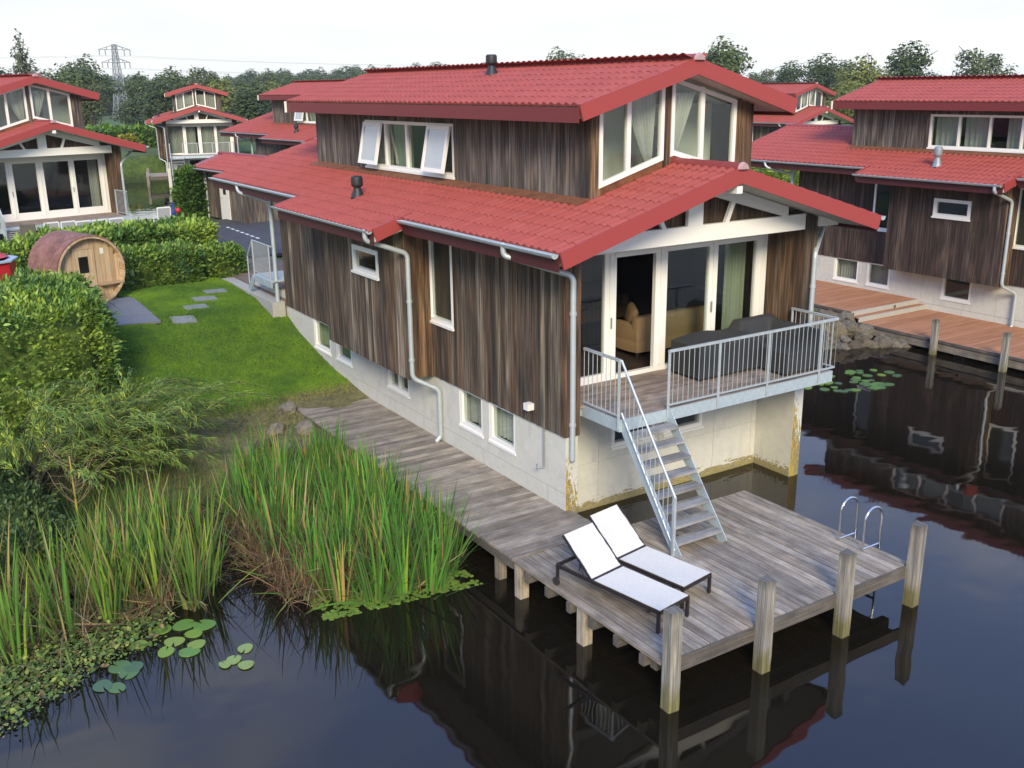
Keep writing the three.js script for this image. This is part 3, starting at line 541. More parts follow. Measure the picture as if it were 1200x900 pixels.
    const barge = (z, t) => [poly([[-0.744, lowTop(-0.744)], [XM, lowTop(XM)], [XM, lowTop(XM) - 0.262], [-0.744 + sn, lowTop(-0.744) - 0.262]], t), poly([[XM, lowTop(XM)], [HW + 0.744, lowTop(-0.744)], [HW + 0.744 - sn, lowTop(-0.744) - 0.262], [XM, lowTop(XM) - 0.262]], t)].map((g) => g.translate(0, 0, z));
    joined('bargeboard', barge(zr - 0.04, 0.045), M.barge, roof);
    joined('bargeboard', barge(zrb - 0.005, 0.045), M.barge, roof);
    const ext = (z) => poly([[-1.345, lowTop(-1.345) + 0.02], [-0.5, lowTop(-0.5) + 0.02], [-0.5, lowTop(-0.5) - 0.2], [-1.345 + sn, lowTop(-1.345) - 0.24]], 0.045).translate(0, 0, z);
    joined('bargeboard', [ext(-4.353 - 0.045)], M.barge, roof); joined('bargeboard', [ext(-9.594)], M.barge, roof);
    joined('eave_fascia', [bc(-0.735, -0.715, YE - 0.3, YE - 0.06, zrb + 0.05, -9.6), bc(-0.735, -0.715, YE - 0.3, YE - 0.06, -4.3, zr - 0.06), bc(-1.325, -1.3, lowTop(-1.33) - 0.3, lowTop(-1.33) - 0.06, -9.54, -4.41), bc(HW + 0.715, HW + 0.735, YE - 0.3, YE - 0.06, zrb + 0.05, zr - 0.06)], M.fascia, roof);
    const cap = []; for (const [z0, z1] of [[zr, zb + 0.02], [zbb, zrb]]) { const n = Math.round((z0 - z1) / 0.4); for (let i = 0; i < n; i++) { const c = new THREE.CylinderGeometry(0.1, 0.108, (z0 - z1) / n + 0.02, 9, 1, true, 0, Math.PI); c.rotateZ(Math.PI / 2); c.rotateY(Math.PI / 2); c.rotateX(0); c.translate(XM, lowTop(XM) - 0.03, z0 - (i + 0.5) * (z0 - z1) / n); cap.push(c); } }
    joined('ridge_cap', cap, M.ridge, roof);
    const e = new THREE.CylinderGeometry(0.09, 0.115, 0.06, 12, 1, false, 0, Math.PI); e.rotateZ(Math.PI / 2); e.rotateY(Math.PI / 2); e.translate(XM, lowTop(XM) - 0.03, zr + 0.03); mesh('ridge_end', e, M.ridgeEnd, roof);
    const gut = [gutter(-0.8, YE - 0.03, zr - 0.06, -4.3), gutter(-0.8, YE - 0.03, -9.55, zrb), gutter(-1.39, lowTop(-1.33) - 0.03, -4.42, -9.62), gutter(HW + 0.8, YE - 0.03, zr, zrb, -1)];
    gut.forEach((g) => mesh('gutter', g, M.zinc, H));
    joined('roof_flashing', [poly([[xb - 0.28, lowTop(xb - 0.28) + 0.03], [xb - 0.01, lowTop(xb) + 0.03], [xb - 0.01, lowTop(xb) + 0.0], [xb - 0.28, lowTop(xb - 0.28) + 0.0]], zb - zbb).translate(0, 0, zbb), bc(xb - 0.012, xb - 0.004, lowTop(xb), lowTop(xb) + 0.12, zbb, zb)], M.flash, roof);
  }
  // --- upper roof
  {
    const sn = 0.07, slabs = [];
    for (const s of [1, -1]) { const X = (x) => (s > 0 ? x : HW - x), pts = [[X(0.53), upTop(0.53) - 0.05], [X(XM), upTop(XM) - 0.05], [X(XM), upTop(XM) - 0.25], [X(0.53), upTop(0.53) - 0.25]]; const g = poly(s > 0 ? pts : pts.reverse(), zu - zub - 0.06); g.translate(0, 0, zub + 0.03); slabs.push(g); }
    const roof = joined('upper_roof', slabs, M.soffit, H);
    let count = 0; const keep = (r, k, x, z) => r < 7 && k < 12 && count++ < 85;
    joined('tile_field', [...roofSlope(H, roof, D, 1, upTop, 0.434, XM - 0.02, zu - 0.04, zub + 0.04, SU, keep), ...roofSlope(H, roof, false, -1, upTop, 0.434, XM - 0.02, zu - 0.04, zub + 0.04, SU)], M.tiles[0], roof, 'stuff');
    const barge = (z, t) => [poly([[0.434, upTop(0.434)], [XM, upTop(XM)], [XM, upTop(XM) - 0.262], [0.434 + sn, upTop(0.434) - 0.262]], t), poly([[XM, upTop(XM)], [HW - 0.434, upTop(0.434)], [HW - 0.434 - sn, upTop(0.434) - 0.262], [XM, upTop(XM) - 0.262]], t)].map((g) => g.translate(0, 0, z));
    joined('bargeboard', barge(zu - 0.04, 0.045), M.barge, roof); joined('bargeboard', barge(zub - 0.005, 0.045), M.barge, roof);
    joined('eave_fascia', [bc(0.44, 0.458, YU - 0.29, YU - 0.05, zub + 0.05, zu - 0.05), bc(HW - 0.458, HW - 0.44, YU - 0.29, YU - 0.05, zub + 0.05, zu - 0.05)], M.shadedEaveRed, roof);
    joined('eave_trim', [bc(0.385, 0.44, YU - 0.3, YU - 0.02, zub - 0.02, zub + 0.01)], M.white, roof);
    const cap = [], n = Math.round((zu - zub) / 0.4); for (let i = 0; i < n; i++) { const c = new THREE.CylinderGeometry(0.1, 0.108, (zu - zub) / n + 0.02, 9, 1, true, 0, Math.PI); c.rotateZ(Math.PI / 2); c.rotateY(Math.PI / 2); c.translate(XM, upTop(XM) - 0.03, zu - (i + 0.5) * (zu - zub) / n); cap.push(c); }
    joined('ridge_cap', cap, M.ridge, roof);
    const e = new THREE.CylinderGeometry(0.09, 0.115, 0.06, 12, 1, false, 0, Math.PI); e.rotateZ(Math.PI / 2); e.rotateY(Math.PI / 2); e.translate(XM, upTop(XM) - 0.03, zu + 0.03); mesh('ridge_end', e, M.ridgeEnd, roof);
    if (o.upperVent !== false) { const v = mesh('roof_vent', ventGeo(0.42, 0.12), M.black, H); v.position.set(2.3, upTop(2.3) - 0.02, -5.93); }
  }
  { const v = mesh('roof_vent', ventGeo(o.paleVent ? 0.62 : 0.46, 0.13), o.paleVent ? M.zincDark : M.black, H); v.position.set(-0.3, lowTop(-0.3) - 0.02, -7.31); }
  // --- downpipes
  {
    const yg = YE - 0.06, ye2 = lowTop(-1.33) - 0.06;
    const p1 = pipe([[-0.8, yg, -0.62], [-0.8, yg - 0.16, -0.62], [0.08, 4.72, 0.075], [0.08, 1.58, 0.075]], 0.05);
    const p2 = pipe([[-1.39, ye2, -4.62], [-1.39, ye2 - 0.17, -4.62], [-0.56, 4.55, -4.52], [-0.56, 2.02, -4.52], [-0.07, 1.75, -4.32], [-0.07, 0.74, -4.32], [-0.16, 0.66, -4.32]], 0.05);
    const p3 = pipe([[HW + 0.8, yg, -0.5], [HW + 0.8, yg - 0.1, -0.45], [HW - 0.06, 4.55, 0.075], [HW - 0.06, 1.9, 0.075]], 0.05);
    const p4 = pipe([[-0.8, yg, -14.1], [-0.8, yg - 0.2, -14.0], [-0.2, 4.75, -13.2]], 0.045);
    for (const [g, bands] of [[p1, [[0.08, 4.1, 0.075], [0.08, 2.2, 0.075]]], [p2, [[-0.56, 3.6, -4.52], [-0.56, 2.4, -4.52]]], [p3, [[HW - 0.06, 3.9, 0.075]]], [p4, []]]) {
      const d = mesh('downpipe', g, M.zinc, H);
      for (const [x, y, z] of bands) { const r = new THREE.CylinderGeometry(0.062, 0.062, 0.05, 12); r.translate(x, y, z); mesh('pipe_clip', r, M.zinc, d); }
    }
  }
  // --- entrance side: posts, landing
  for (const x of [-0.2, HW + 0.2]) mesh('porch_post', rod([x, 2.0, -13.25], [x, 5.1, -13.25], 0.055, 10), M.steel, H);
  {
    const y = 2.66, z0 = -13.15, z1 = -14.6, xl = -0.35, g = [bc(xl, 1.6, y - 0.04, y, z1, z0, 'z'), bc(xl - 0.03, xl, y - 0.2, y - 0.01, z1 + 0.02, z0), beam([xl - 0.015, y - 0.1, z1], [xl - 0.015, 2.12, z1 - 0.5], 0.03, 0.2), bc(0.2, 0.28, 2.0, y - 0.04, z0 - 0.4, z0 - 0.3)];
    const L = joined('entrance_landing', g, M.steel, H);
    const rails = [rod([xl, y + 0.95, z0 + 0.1], [xl, y + 0.95, z1], 0.02), rod([xl, y + 0.95, z1], [xl, 3.1, z1 - 0.5], 0.02)];
    for (const z of [z0 - 0.1, z1]) rails.push(rod([xl, y, z], [xl, y + 0.95, z], 0.022));
    rails.push(rod([xl, 2.15, z1 - 0.5], [xl, 3.1, z1 - 0.5], 0.02));
    for (let i = 0; i < 22; i++) { const z = lerp(z0 - 0.1, z1, i / 21); rails.push(rod([xl, y + 0.08, z], [xl, y + 0.93, z - 0.0], 0.005, 4)); }
    rails.push(rod([xl, y + 0.08, z0], [xl, y + 0.08, z1], 0.01, 5));
    joined('landing_railing', rails, M.zinc, L);
  }
  // --- balcony
  {
    const x0 = 0.339, x1 = 5.402, zf = 0.993, yf = 2.482;
    const fr = [bc(x0, x1, yf - 0.2, yf + 0.004, zf - 0.02, zf, 'x'), bc(x0, x0 + 0.02, yf - 0.2, yf + 0.004, -0.02, zf - 0.021, 'z'), bc(x1 - 0.02, x1, yf - 0.2, yf + 0.004, -0.02, zf - 0.021, 'z'), bc(0.27, 5.54, yf - 0.2, yf - 0.05, -0.95, -0.03, 'x'), bc(x0 + 0.03, x1 - 0.03, yf - 0.16, yf - 0.05, -0.025, zf - 0.03, 'x')];
    const bal = joined('balcony_frame', fr, M.steel, H);
    const gs = []; let z = -0.93, i = 0;
    while (z < zf - 0.1) {
      const w = Math.min(0.138, zf - 0.03 - z), xa = z > -0.03 ? x0 + 0.024 : 0.275, xz = z > -0.03 ? x1 - 0.024 : 5.535;
      if (D) mesh('plank', bc(xa, xz, yf - 0.045, yf + rr(-0.002, 0.002), z, z + w - 0.006, 'x'), pick(M.balconyPlanks), bal); else gs.push(bc(xa, xz, yf - 0.045, yf, z, z + w - 0.006, 'x'));
      z += w; i++; if (i > 40) break;
    }
    if (gs.length) joined('balcony_planks', gs, M.balconyPlanks[0], bal, 'stuff');
    const rail = [], yt = yf + 1.0, ybm = yf + 0.08;
    const run = (a, b, n, posts, ra = true) => {
      rail.push(beam([a[0], yt, a[1]], [b[0], yt, b[1]], 0.042, 0.042), beam([a[0], ybm, a[1]], [b[0], ybm, b[1]], 0.03, 0.022));
      for (let k = 0; k <= n; k++) { const t = k / n, x = lerp(a[0], b[0], t), zz = lerp(a[1], b[1], t); rail.push(rod([x, ybm, zz], [x, yt, zz], 0.0065, 5)); }
      for (const t of posts) { const x = lerp(a[0], b[0], t), zz = lerp(a[1], b[1], t); rail.push(beam([x, yf - 0.15, zz], [x, yt - 0.01, zz], 0.05, 0.014)); }
    };
    if (!o.openFront) run([1.33, zf + 0.012], [5.42, zf + 0.012], 36, [0.005, 0.28, 0.57, 0.9]);
    run([5.42, zf + 0.012], [5.42, -0.1], 10, [0.98]);
    run([x0 - 0.014, 0.06], [x0 - 0.014, zf + 0.01], 8, [0.98]);
    joined('railing', rail, M.zinc, bal);
    // steel stair down to the jetty
    const yb = o.stairFoot ?? 0.634, zs = zf + 0.02, ze = zs + 1.4 * (yf - yb) / 1.85;
    const st = [];
    for (const x of [0.4, 1.36]) st.push(beam([x, yf - 0.06, zs - 0.02], [x, yb, ze], 0.014, 0.2));
    const S = joined('staircase', st, M.steel, H, null);
    const nT = 8; for (let k = 1; k <= nT; k++) { const t = k / (nT + 1), y = lerp(yf, yb, t), zz = lerp(zs, ze, t); mesh('tread', bc(0.415, 1.345, y - 0.04, y, zz - 0.1, zz + 0.13, 'x'), M.tread, S); }
    const hr = []; const off = 0.92;
    for (const [x, o2] of [[0.36, off], [0.38, 0.1]]) hr.push(rod([x, yf + (o2 === off ? 1.0 : 0.12), zf], [x, yb + (o2 === off ? 0.98 : 0.1), ze - 0.06], 0.02, 8));
    for (let k = 1; k <= 12; k++) { const t = k / 12.6, y = lerp(yf, yb, t), zz = lerp(zf, ze - 0.06, t); hr.push(rod([0.365, y + 0.12, zz], [0.365, y + 0.97, zz], 0.006, 5)); }
    hr.push(beam([0.365, yb, ze - 0.08], [0.365, yb + 0.98, ze - 0.08], 0.045, 0.045));
    joined('stair_railing', hr, M.zinc, S);
  }
  if (D) {
    const jb = mesh('junction_box', bx(0.16, 0.12, 0.14, -0.085, 2.28, -0.98), M.plasticWhite, H);
    joined('water_tap', [rod([-0.03, 1.24, -0.62], [-0.03, 1.96, -0.62], 0.016), rod([-0.03, 1.24, -0.62], [-0.14, 1.24, -0.7], 0.014), rod([-0.12, 1.2, -0.7], [-0.12, 1.3, -0.7], 0.012)], M.zincDark, H);
  }
  return H;
}
const rad = THREE.MathUtils.degToRad;
buildHouse({ detail: true, openSash: true, label: 'large timber house in the middle with a steel balcony over the water', pos: [0, 0, 0], ry: 0 });
buildHouse({ label: 'dark timber house at the right edge with an orange boardwalk along its concrete base', pos: [19.75, -0.32, 0.33], ry: rad(0.35), uz: 1.0, dark: true, paleVent: true, upperVent: false });
buildHouse({ label: 'timber house at the left edge with a white truss gable, behind the barrel sauna', pos: [-5.68, 0.21, -30.55], ry: rad(12.78), grey: true, openFront: true, lowRail: true, frontCurtains: [[4.85, 5.25, M.curtainGrey, 5]], stairFoot: 1.86, upperVent: false });
buildHouse({ label: 'small far timber house with grey curtains drawn, seen front on beside the pylon', pos: [11.98, 0.07, -72.71], ry: rad(-14.13), grey: true, upperCurtains: 'drawn', frontCurtains: [[0.35, 1.5, M.curtainGrey, 9], [1.78, 2.5, M.curtainGrey, 6], [2.97, 3.97, M.curtainGrey, 8], [4.23, 5.2, M.curtainGrey, 8]], upperVent: false });
buildHouse({ label: 'timber house behind the main roof at left with one sash open', pos: [12.15, 0, -33.23], ry: rad(6.46), grey: true, openSash: true });
buildHouse({ label: 'far house of which only the red roofs and gable window show between the big roofs', pos: [50.14, -0.45, -40.77], ry: rad(3.9), upperVent: false });

// ------------------------------------------------------------------ jetty, walkway and mooring posts
const DY = 0.63;
{
  const dock = thing('wooden_jetty', 'grey weathered plank jetty carrying the two sun loungers', 'jetty', null, [0, 0, 0]);
  const x0 = -1.76, x1 = 3.2, z0 = 1.06, z1 = 4.5;
  const frame = [bc(x0 + 0.1, x1 - 0.1, DY - 0.25, DY - 0.045, z0 + 0.15, z0 + 0.25, 'x'), bc(x0 + 0.1, x1 - 0.1, DY - 0.25, DY - 0.045, 2.7, 2.82, 'x'), bc(x0 + 0.1, x1 - 0.1, DY - 0.25, DY - 0.045, z1 - 0.3, z1 - 0.18, 'x')];
  const F = joined('support_frame', frame, M.jetty, dock);
  let x = x0; while (x < x1 - 0.03) {
    const w = Math.min(rr(0.138, 0.148), x1 - x), a = z0 + rr(-0.012, 0.012), b = z1 + rr(-0.004, 0.012);
    mesh('plank', bc(x + 0.008, x + w - 0.008, DY - 0.04, DY + rr(-0.007, 0.004), a, b, 'z'), pick(M.planks), dock); x += w;
  }
  for (let k = 0; k < 6; k++) mesh('joist', bc(x0 - 0.02, x0 + 0.5, DY - 0.2, DY - 0.045, z0 + 0.35 + k * 0.54, z0 + 0.45 + k * 0.54, 'x'), M.jetty, F);
  mesh('edge_board', bc(x0 + 0.06, x1 + 0.02, DY - 0.2, DY - 0.004, z1 + 0.014, z1 + 0.055, 'x'), M.jetty, dock);
  for (const [px, pz] of [[-1.64, 1.12], [-1.64, 2.75], [3.05, 1.25], [0.6, 1.2]]) mesh('pile', bc(px - 0.08, px + 0.08, -1.2, DY - 0.05, pz - 0.08, pz + 0.08), M.planks[2], dock);

  const walk = thing('wooden_walkway', 'grey plank walkway along the concrete base of the main house', 'walkway');
  const W0 = -1.74, W1 = -0.006, zb = -8.34, zf = 1.03;
  let z = zb; while (z < zf - 0.03) { const w = Math.min(rr(0.138, 0.148), zf - z); mesh('plank', bc(W0 + rr(-0.012, 0.012), z + w > 0 ? 0.1 : W1, DY - 0.04, DY + rr(-0.004, 0.003), z + 0.0075, z + w - 0.0075, 'x'), pick(M.planks), walk); z += w; }
  const S = joined('edge_beam', [bc(W0 + 0.03, W0 + 0.08, DY - 0.2, DY - 0.045, zb + 0.05, zf - 0.05, 'z')], M.jetty, walk);
  mesh('edge_beam', bc(-0.2, -0.1, DY - 0.2, DY - 0.045, zb + 0.05, zf - 0.05, 'z'), M.jetty, walk);
  for (const pz of [-6.6, -4.2, -1.8, 0.4]) mesh('pile', bc(W0 + 0.09, W0 + 0.23, -1.2, DY - 0.05, pz - 0.07, pz + 0.07), M.planks[3], walk);
}
function woodPost(h, s, wetTo, dirt) { // square pile with worn top; green growth where the water wets it
  const g = new THREE.BoxGeometry(s, h, s, 2, 16, 2), p = g.attributes.position, c = [], uv = g.attributes.uv;
  for (let i = 0; i < p.count; i++) {
    const y = p.getY(i) + h / 2, n = noise.noise(p.getX(i) * 9, y * 5, p.getZ(i) * 9 + dirt); const k = 1 + 0.05 * n;
    p.setX(i, p.getX(i) * k); p.setZ(i, p.getZ(i) * k); if (y > h - 0.01) p.setY(i, p.getY(i) - 0.02 * Math.abs(p.getX(i) + p.getZ(i)) / s + 0.012 * n);
    const wet = sstep(wetTo + 0.16, wetTo - 0.05, y + 0.25 * n), top = y > h - 0.02 ? 0.55 : 1;
    const a = [0.4, 0.375, 0.32], b = [0.25, 0.225, 0.09]; c.push(lerp(a[0], b[0], wet) * top, lerp(a[1], b[1], wet) * top, lerp(a[2], b[2], wet) * top);
    uv.setXY(i, uv.getX(i) * s + dirt, y);
  }
  g.setAttribute('color', new THREE.Float32BufferAttribute(c, 3)); g.computeVertexNormals(); g.translate(0, h / 2, 0); return g;
}
const postMat = new THREE.MeshStandardMaterial({ vertexColors: true, roughness: 0.9, map: T.post, bumpMap: T.post, bumpScale: 0.006 });
[[-1.68, 4.62, 1.42, 'weathered mooring post at the jetty corner nearest the camera'], [-0.06, 4.64, 1.38, 'weathered mooring post second from the left along the front of the jetty'], [1.56, 4.63, 1.32, 'weathered mooring post in front of the swim ladder'], [3.14, 4.63, 1.34, 'weathered mooring post at the far right corner of the jetty']].forEach(([x, z, h, l], i) => single('mooring_post', woodPost(h + 1.2, 0.17, 1.2 + 0.25, i * 3.7), postMat, l, 'post', 'mooring posts of the grey jetty', [x, -1.2, z], 0.06 * (i - 1.5)));
{ // swim ladder
  const L = thing('swim_ladder', 'shiny steel swim ladder on the right edge of the jetty', 'ladder', null, [3.1, DY, 3.6]);
  for (const dz of [-0.23, 0.23]) {
    const pts = []; for (let i = 0; i <= 12; i++) { const a = Math.PI * i / 12; pts.push([0.05 - 0.2 * Math.cos(a), 0.48 + 0.2 * Math.sin(a), dz]); }
    const curve = new THREE.CatmullRomCurve3([[-0.15, 0.0, dz], [-0.15, 0.3, dz], ...pts, [0.25, 0.3, dz], [0.25, -0.9, dz]].map((p) => new THREE.Vector3(...p)), false, 'centripetal');
    mesh('handrail', new THREE.TubeGeometry(curve, 44, 0.019, 8), M.chrome, L);
    mesh('foot_bar', rod([-0.15, 0.02, dz], [0.25, 0.02, dz], 0.014, 8), M.chrome, L);
  }
  for (const y of [-0.3, -0.58]) mesh('rung', bx(0.06, 0.02, 0.46, 0.25, y, 0), M.chrome, L);
}
// ------------------------------------------------------------------ sun loungers
function lounger(label, pos, ry) { // length along +z (foot end), head at z = 0
  const g = thing('sun_lounger', label, 'sun lounger', 'sun loungers on the jetty', pos, ry);
  const w = 0.62, L = 1.92, h = 0.3, hz = 0.74, ang = 0.72, bl = 0.74;
  const bar = (a, b, s = 0.04, t = 0.03) => beam(a, b, s, t);
  joined('frame', [bar([-w / 2, h, 0], [-w / 2, h, L], 0.03, 0.05), bar([w / 2, h, 0], [w / 2, h, L], 0.03, 0.05), bar([-w / 2, h, 0], [w / 2, h, 0], 0.05, 0.03), bar([-w / 2, h, L], [w / 2, h, L], 0.05, 0.03), bar([-w / 2, h - 0.06, L - 0.2], [w / 2, h - 0.06, L - 0.2], 0.03, 0.03), bar([-w / 2, h, hz - 0.02], [w / 2, h, hz - 0.02], 0.03, 0.03)], M.loungeFrame, g);
  for (const x of [-w / 2, w / 2]) { mesh('leg', bar([x, 0, L - 0.015], [x, h, L - 0.015], 0.04, 0.04), M.loungeFrame, g); const l = mesh('leg', bar([x, 0.05, 0.02], [x, h, 0.02], 0.035, 0.035), M.loungeFrame, g); const wl = new THREE.CylinderGeometry(0.062, 0.062, 0.03, 18); wl.rotateZ(Math.PI / 2); wl.translate(x + Math.sign(x) * 0.03, 0.062, 0.02); mesh('wheel', wl, M.rubber, l); }
  const sag = (len, n) => { const P = [], U = [], I = []; for (let j = 0; j <= n; j++) for (let i = 0; i <= 8; i++) { const u = i / 8 - 0.5, v = j / n; P.push(u * (w - 0.01), -0.018 * (1 - 4 * u * u) * Math.sin(Math.PI * v) + 0.003 * noise.noise(u * 6, v * 7, len), v * len); U.push(u, v * len); } for (let j = 0; j < n; j++) for (let i = 0; i < 8; i++) { const a = j * 9 + i; I.push(a, a + 9, a + 1, a + 1, a + 9, a + 10); } const q = new THREE.BufferGeometry(); q.setAttribute('position', new THREE.Float32BufferAttribute(P, 3)); q.setAttribute('uv', new THREE.Float32BufferAttribute(U, 2)); q.setIndex(I); q.computeVertexNormals(); return q; };
  const thick = (q, t) => { const b = q.clone(); b.translate(0, -t, 0); return [q, b, bx(0.012, 0.03, 1, 0, 0, 0)].slice(0, 2); };
  const seat = sag(L - hz, 10); seat.translate(0, h + 0.036, hz);
  joined('seat_fabric', thick(seat, 0.008), M.lounge, g);
  const m = new THREE.Matrix4().makeTranslation(0, h + 0.04, hz - 0.05).multiply(new THREE.Matrix4().makeRotationX(ang)).multiply(new THREE.Matrix4().makeTranslation(0, 0, -bl));
  const back = sag(bl, 8); const fab = thick(back, 0.008); fab.forEach((q) => q.applyMatrix4(m));
  const B = joined('back_fabric', fab, M.lounge, g);
  const fr = [bar([-w / 2, -0.015, 0], [-w / 2, -0.015, bl], 0.025, 0.03), bar([w / 2, -0.015, 0], [w / 2, -0.015, bl], 0.025, 0.03), bar([-w / 2, -0.02, 0.01], [w / 2, -0.02, 0.01], 0.025, 0.02), bar([-w / 2, -0.02, bl + 0.02], [w / 2, -0.02, bl + 0.02], 0.03, 0.02)]; fr.forEach((q) => q.applyMatrix4(m)); joined('back_frame', fr, M.loungeFrame, B);
  const top = new THREE.Vector3(0, -0.02, 0.35).applyMatrix4(m);
  joined('back_strut', [rod([-0.2, top.y, top.z], [-0.2, h, 0.35], 0.009), rod([0.2, top.y, top.z], [0.2, h, 0.35], 0.009), rod([-0.28, top.y - 0.03, top.z], [-0.28, h, 0.52], 0.009), rod([0.28, top.y - 0.03, top.z], [0.28, h, 0.52], 0.009)], M.loungeFrame, g);
  return g;
}
lounger('white fabric sun lounger nearer the water side of the jetty', [-1.33, DY, 2.0], rad(10));
lounger('white fabric sun lounger on the house side, partly behind the other', [-0.62, DY, 1.68], rad(10));

// ------------------------------------------------------------------ on the balcony and in the living room
{
  const S = thing('covered_sofa', 'corner sofa under a dark grey cover on the balcony', 'sofa', null, [0, 2.484, 0]);
  const cell = 0.05, X0 = 2.86, X1 = 5.36, Z0 = -0.66, Z1 = 0.8, nx = Math.round((X1 - X0) / cell), nz = Math.round((Z1 - Z0) / cell);
  const hgt = (x, z) => {
    const inL = z < 0.14, inR = x > 4.38; if (!inL && !inR) return 0;
    let h = 0.68 - 0.04 * sstep(-0.5, 0.1, z) + 0.03 * Math.sin(x * 4.1) * sstep(0.0, -0.4, z); h += 0.14 * Math.exp(-Math.pow((x - 4.85) / 0.45, 2)) * sstep(-0.2, -0.5, z);
    if (inR) { const seat = 0.46, hb = sstep(5.02, 5.16, x) * 0.3, bk = sstep(-0.28, -0.42, z) * 0.36; h = Math.max(inL && x < 4.52 ? lerp(h, seat + bk, sstep(4.38, 4.52, x)) : 0, seat + Math.max(hb, bk)); }
    return h + 0.012 * noise.noise(x * 5, z * 5, 1.3);
  };
  const P = [], U = [], I = [], id = new Map();
  const V = (i, j) => { const k = i * 1000 + j; if (!id.has(k)) { const x = X0 + i * cell, z = Z0 + j * cell; let h = 0, n = 0; for (const [dx, dz] of [[-0.025, -0.025], [0.025, -0.025], [-0.025, 0.025], [0.025, 0.025]]) { const q = x + dx < X0 || x + dx > X1 || z + dz < Z0 || z + dz > Z1 ? 0 : hgt(x + dx, z + dz); if (q > 0) { h += q; n++; } } id.set(k, P.length / 3); const edge = n < 4; P.push(x, (n ? h / n : 0) - (edge ? 0.03 : 0), z); U.push(x, z); } return id.get(k); };
  const wall = (ax, az, bx_, bz, h1, h2) => { const n = P.length / 3; P.push(ax, h1, az, bx_, h2, bz, bx_, 0.05, bz, ax, 0.05, az); U.push(ax + az, h1, bx_ + bz, h2, bx_ + bz, 0, ax + az, 0); I.push(n, n + 1, n + 2, n, n + 2, n + 3); };
  const on = (i, j) => i >= 0 && j >= 0 && i < nx && j < nz && hgt(X0 + (i + 0.5) * cell, Z0 + (j + 0.5) * cell) > 0;
  for (let i = 0; i < nx; i++) for (let j = 0; j < nz; j++) if (on(i, j)) {
    const a = V(i, j), b = V(i + 1, j), c = V(i + 1, j + 1), d = V(i, j + 1); I.push(a, d, b, b, d, c);
    const x = X0 + i * cell, z = Z0 + j * cell, y = (k) => P[k * 3 + 1];
    if (!on(i - 1, j)) wall(x, z + cell, x, z, y(d), y(a)); if (!on(i + 1, j)) wall(x + cell, z, x + cell, z + cell, y(b), y(c)); if (!on(i, j - 1)) wall(x, z, x + cell, z, y(a), y(b)); if (!on(i, j + 1)) wall(x + cell, z + cell, x, z + cell, y(c), y(d));
  }
  const g = new THREE.BufferGeometry(); g.setAttribute('position', new THREE.Float32BufferAttribute(P, 3)); g.setAttribute('uv', new THREE.Float32BufferAttribute(U, 2)); g.setIndex(I); g.computeVertexNormals();
  mesh('fabric_cover', g, M.cover, S);
  for (const [x, z] of [[2.92, 0.08], [2.92, -0.6], [4.5, 0.72], [5.3, 0.72], [5.3, -0.6]]) mesh('foot', bx(0.05, 0.06, 0.05, x, 0.03, z), M.black, S);
}
function couch(label, pos, ry, w, depth, mat) {
  const s = thing('sofa', label, 'sofa', null, pos, ry);
  const soft = (a, b, c, x, y, z) => { const g = new THREE.BoxGeometry(a, b, c, 6, 5, 5), p = g.attributes.position; for (let i = 0; i < p.count; i++) { const u = p.getX(i) / a * 2, v = p.getY(i) / b * 2, q = p.getZ(i) / c * 2; const k = 0.045; p.setXYZ(i, p.getX(i) - Math.sign(u) * k * (v * v + q * q) * 0.3 * Math.abs(u), p.getY(i) - Math.sign(v) * k * (u * u + q * q) * 0.3 * Math.abs(v), p.getZ(i) - Math.sign(q) * k * (u * u + v * v) * 0.3 * Math.abs(q)); } g.computeVertexNormals(); g.translate(x, y, z); return g; };
  mesh('base', soft(w, 0.32, depth, 0, 0.26, 0), mat, s);
  mesh('backrest', soft(w, 0.5, 0.22, 0, 0.6, depth / 2 - 0.1), mat, s);
  for (const x of [-w / 2 + 0.1, w / 2 - 0.1]) mesh('armrest', soft(0.22, 0.34, depth, x, 0.5, 0), mat, s);
  for (const x of [-w / 4 + 0.04, w / 4 - 0.04]) mesh('seat_cushion', soft(w / 2 - 0.14, 0.14, depth - 0.26, x, 0.47, -0.1), mat, s);
  for (const [x, z] of [[-w / 2 + 0.1, depth / 2 - 0.1], [w / 2 - 0.1, depth / 2 - 0.1], [-w / 2 + 0.1, -depth / 2 + 0.1], [w / 2 - 0.1, -depth / 2 + 0.1]]) mesh('leg', bx(0.05, 0.1, 0.05, x, 0.05, z), M.darkWood, s);
  return s;
}
couch('tan fabric sofa with its back to the glass doors of the main house', [4.0, 2.44, -2.3], 0, 1.95, 0.92, M.sofa);
couch('brown sofa farther inside the living room, with a red cushion on it', [3.9, 2.44, -5.0], Math.PI, 2.3, 0.9, M.darkSofa ?? (M.darkSofa = std([0.16, 0.1, 0.055], 0.95, { map: T.fabric })));
const pillow = (c) => { const g = new THREE.SphereGeometry(1, 14, 10); const p = g.attributes.position; for (let i = 0; i < p.count; i++) { const f = (v) => Math.sign(v) * Math.pow(Math.abs(v), 0.45); p.setXYZ(i, f(p.getX(i)) * 0.24, f(p.getY(i)) * 0.24, p.getZ(i) * 0.1 * (1.1 - 0.5 * Math.max(Math.abs(p.getX(i)), Math.abs(p.getY(i))))); } g.computeVertexNormals(); return g; };
{ const c = single('cushion', pillow(), M.redCloth, 'red cushion standing on the brown sofa indoors', 'cushion', null, [3.55, 3.22, -4.9], 0.5); c.rotation.x = -0.25;
  const d = single('cushion', pillow(), M.sofa, 'tan cushion leaning on the armrest of the tan sofa', 'cushion', null, [3.3, 3.2, -2.35], 1.2); d.rotation.x = 0.3; }
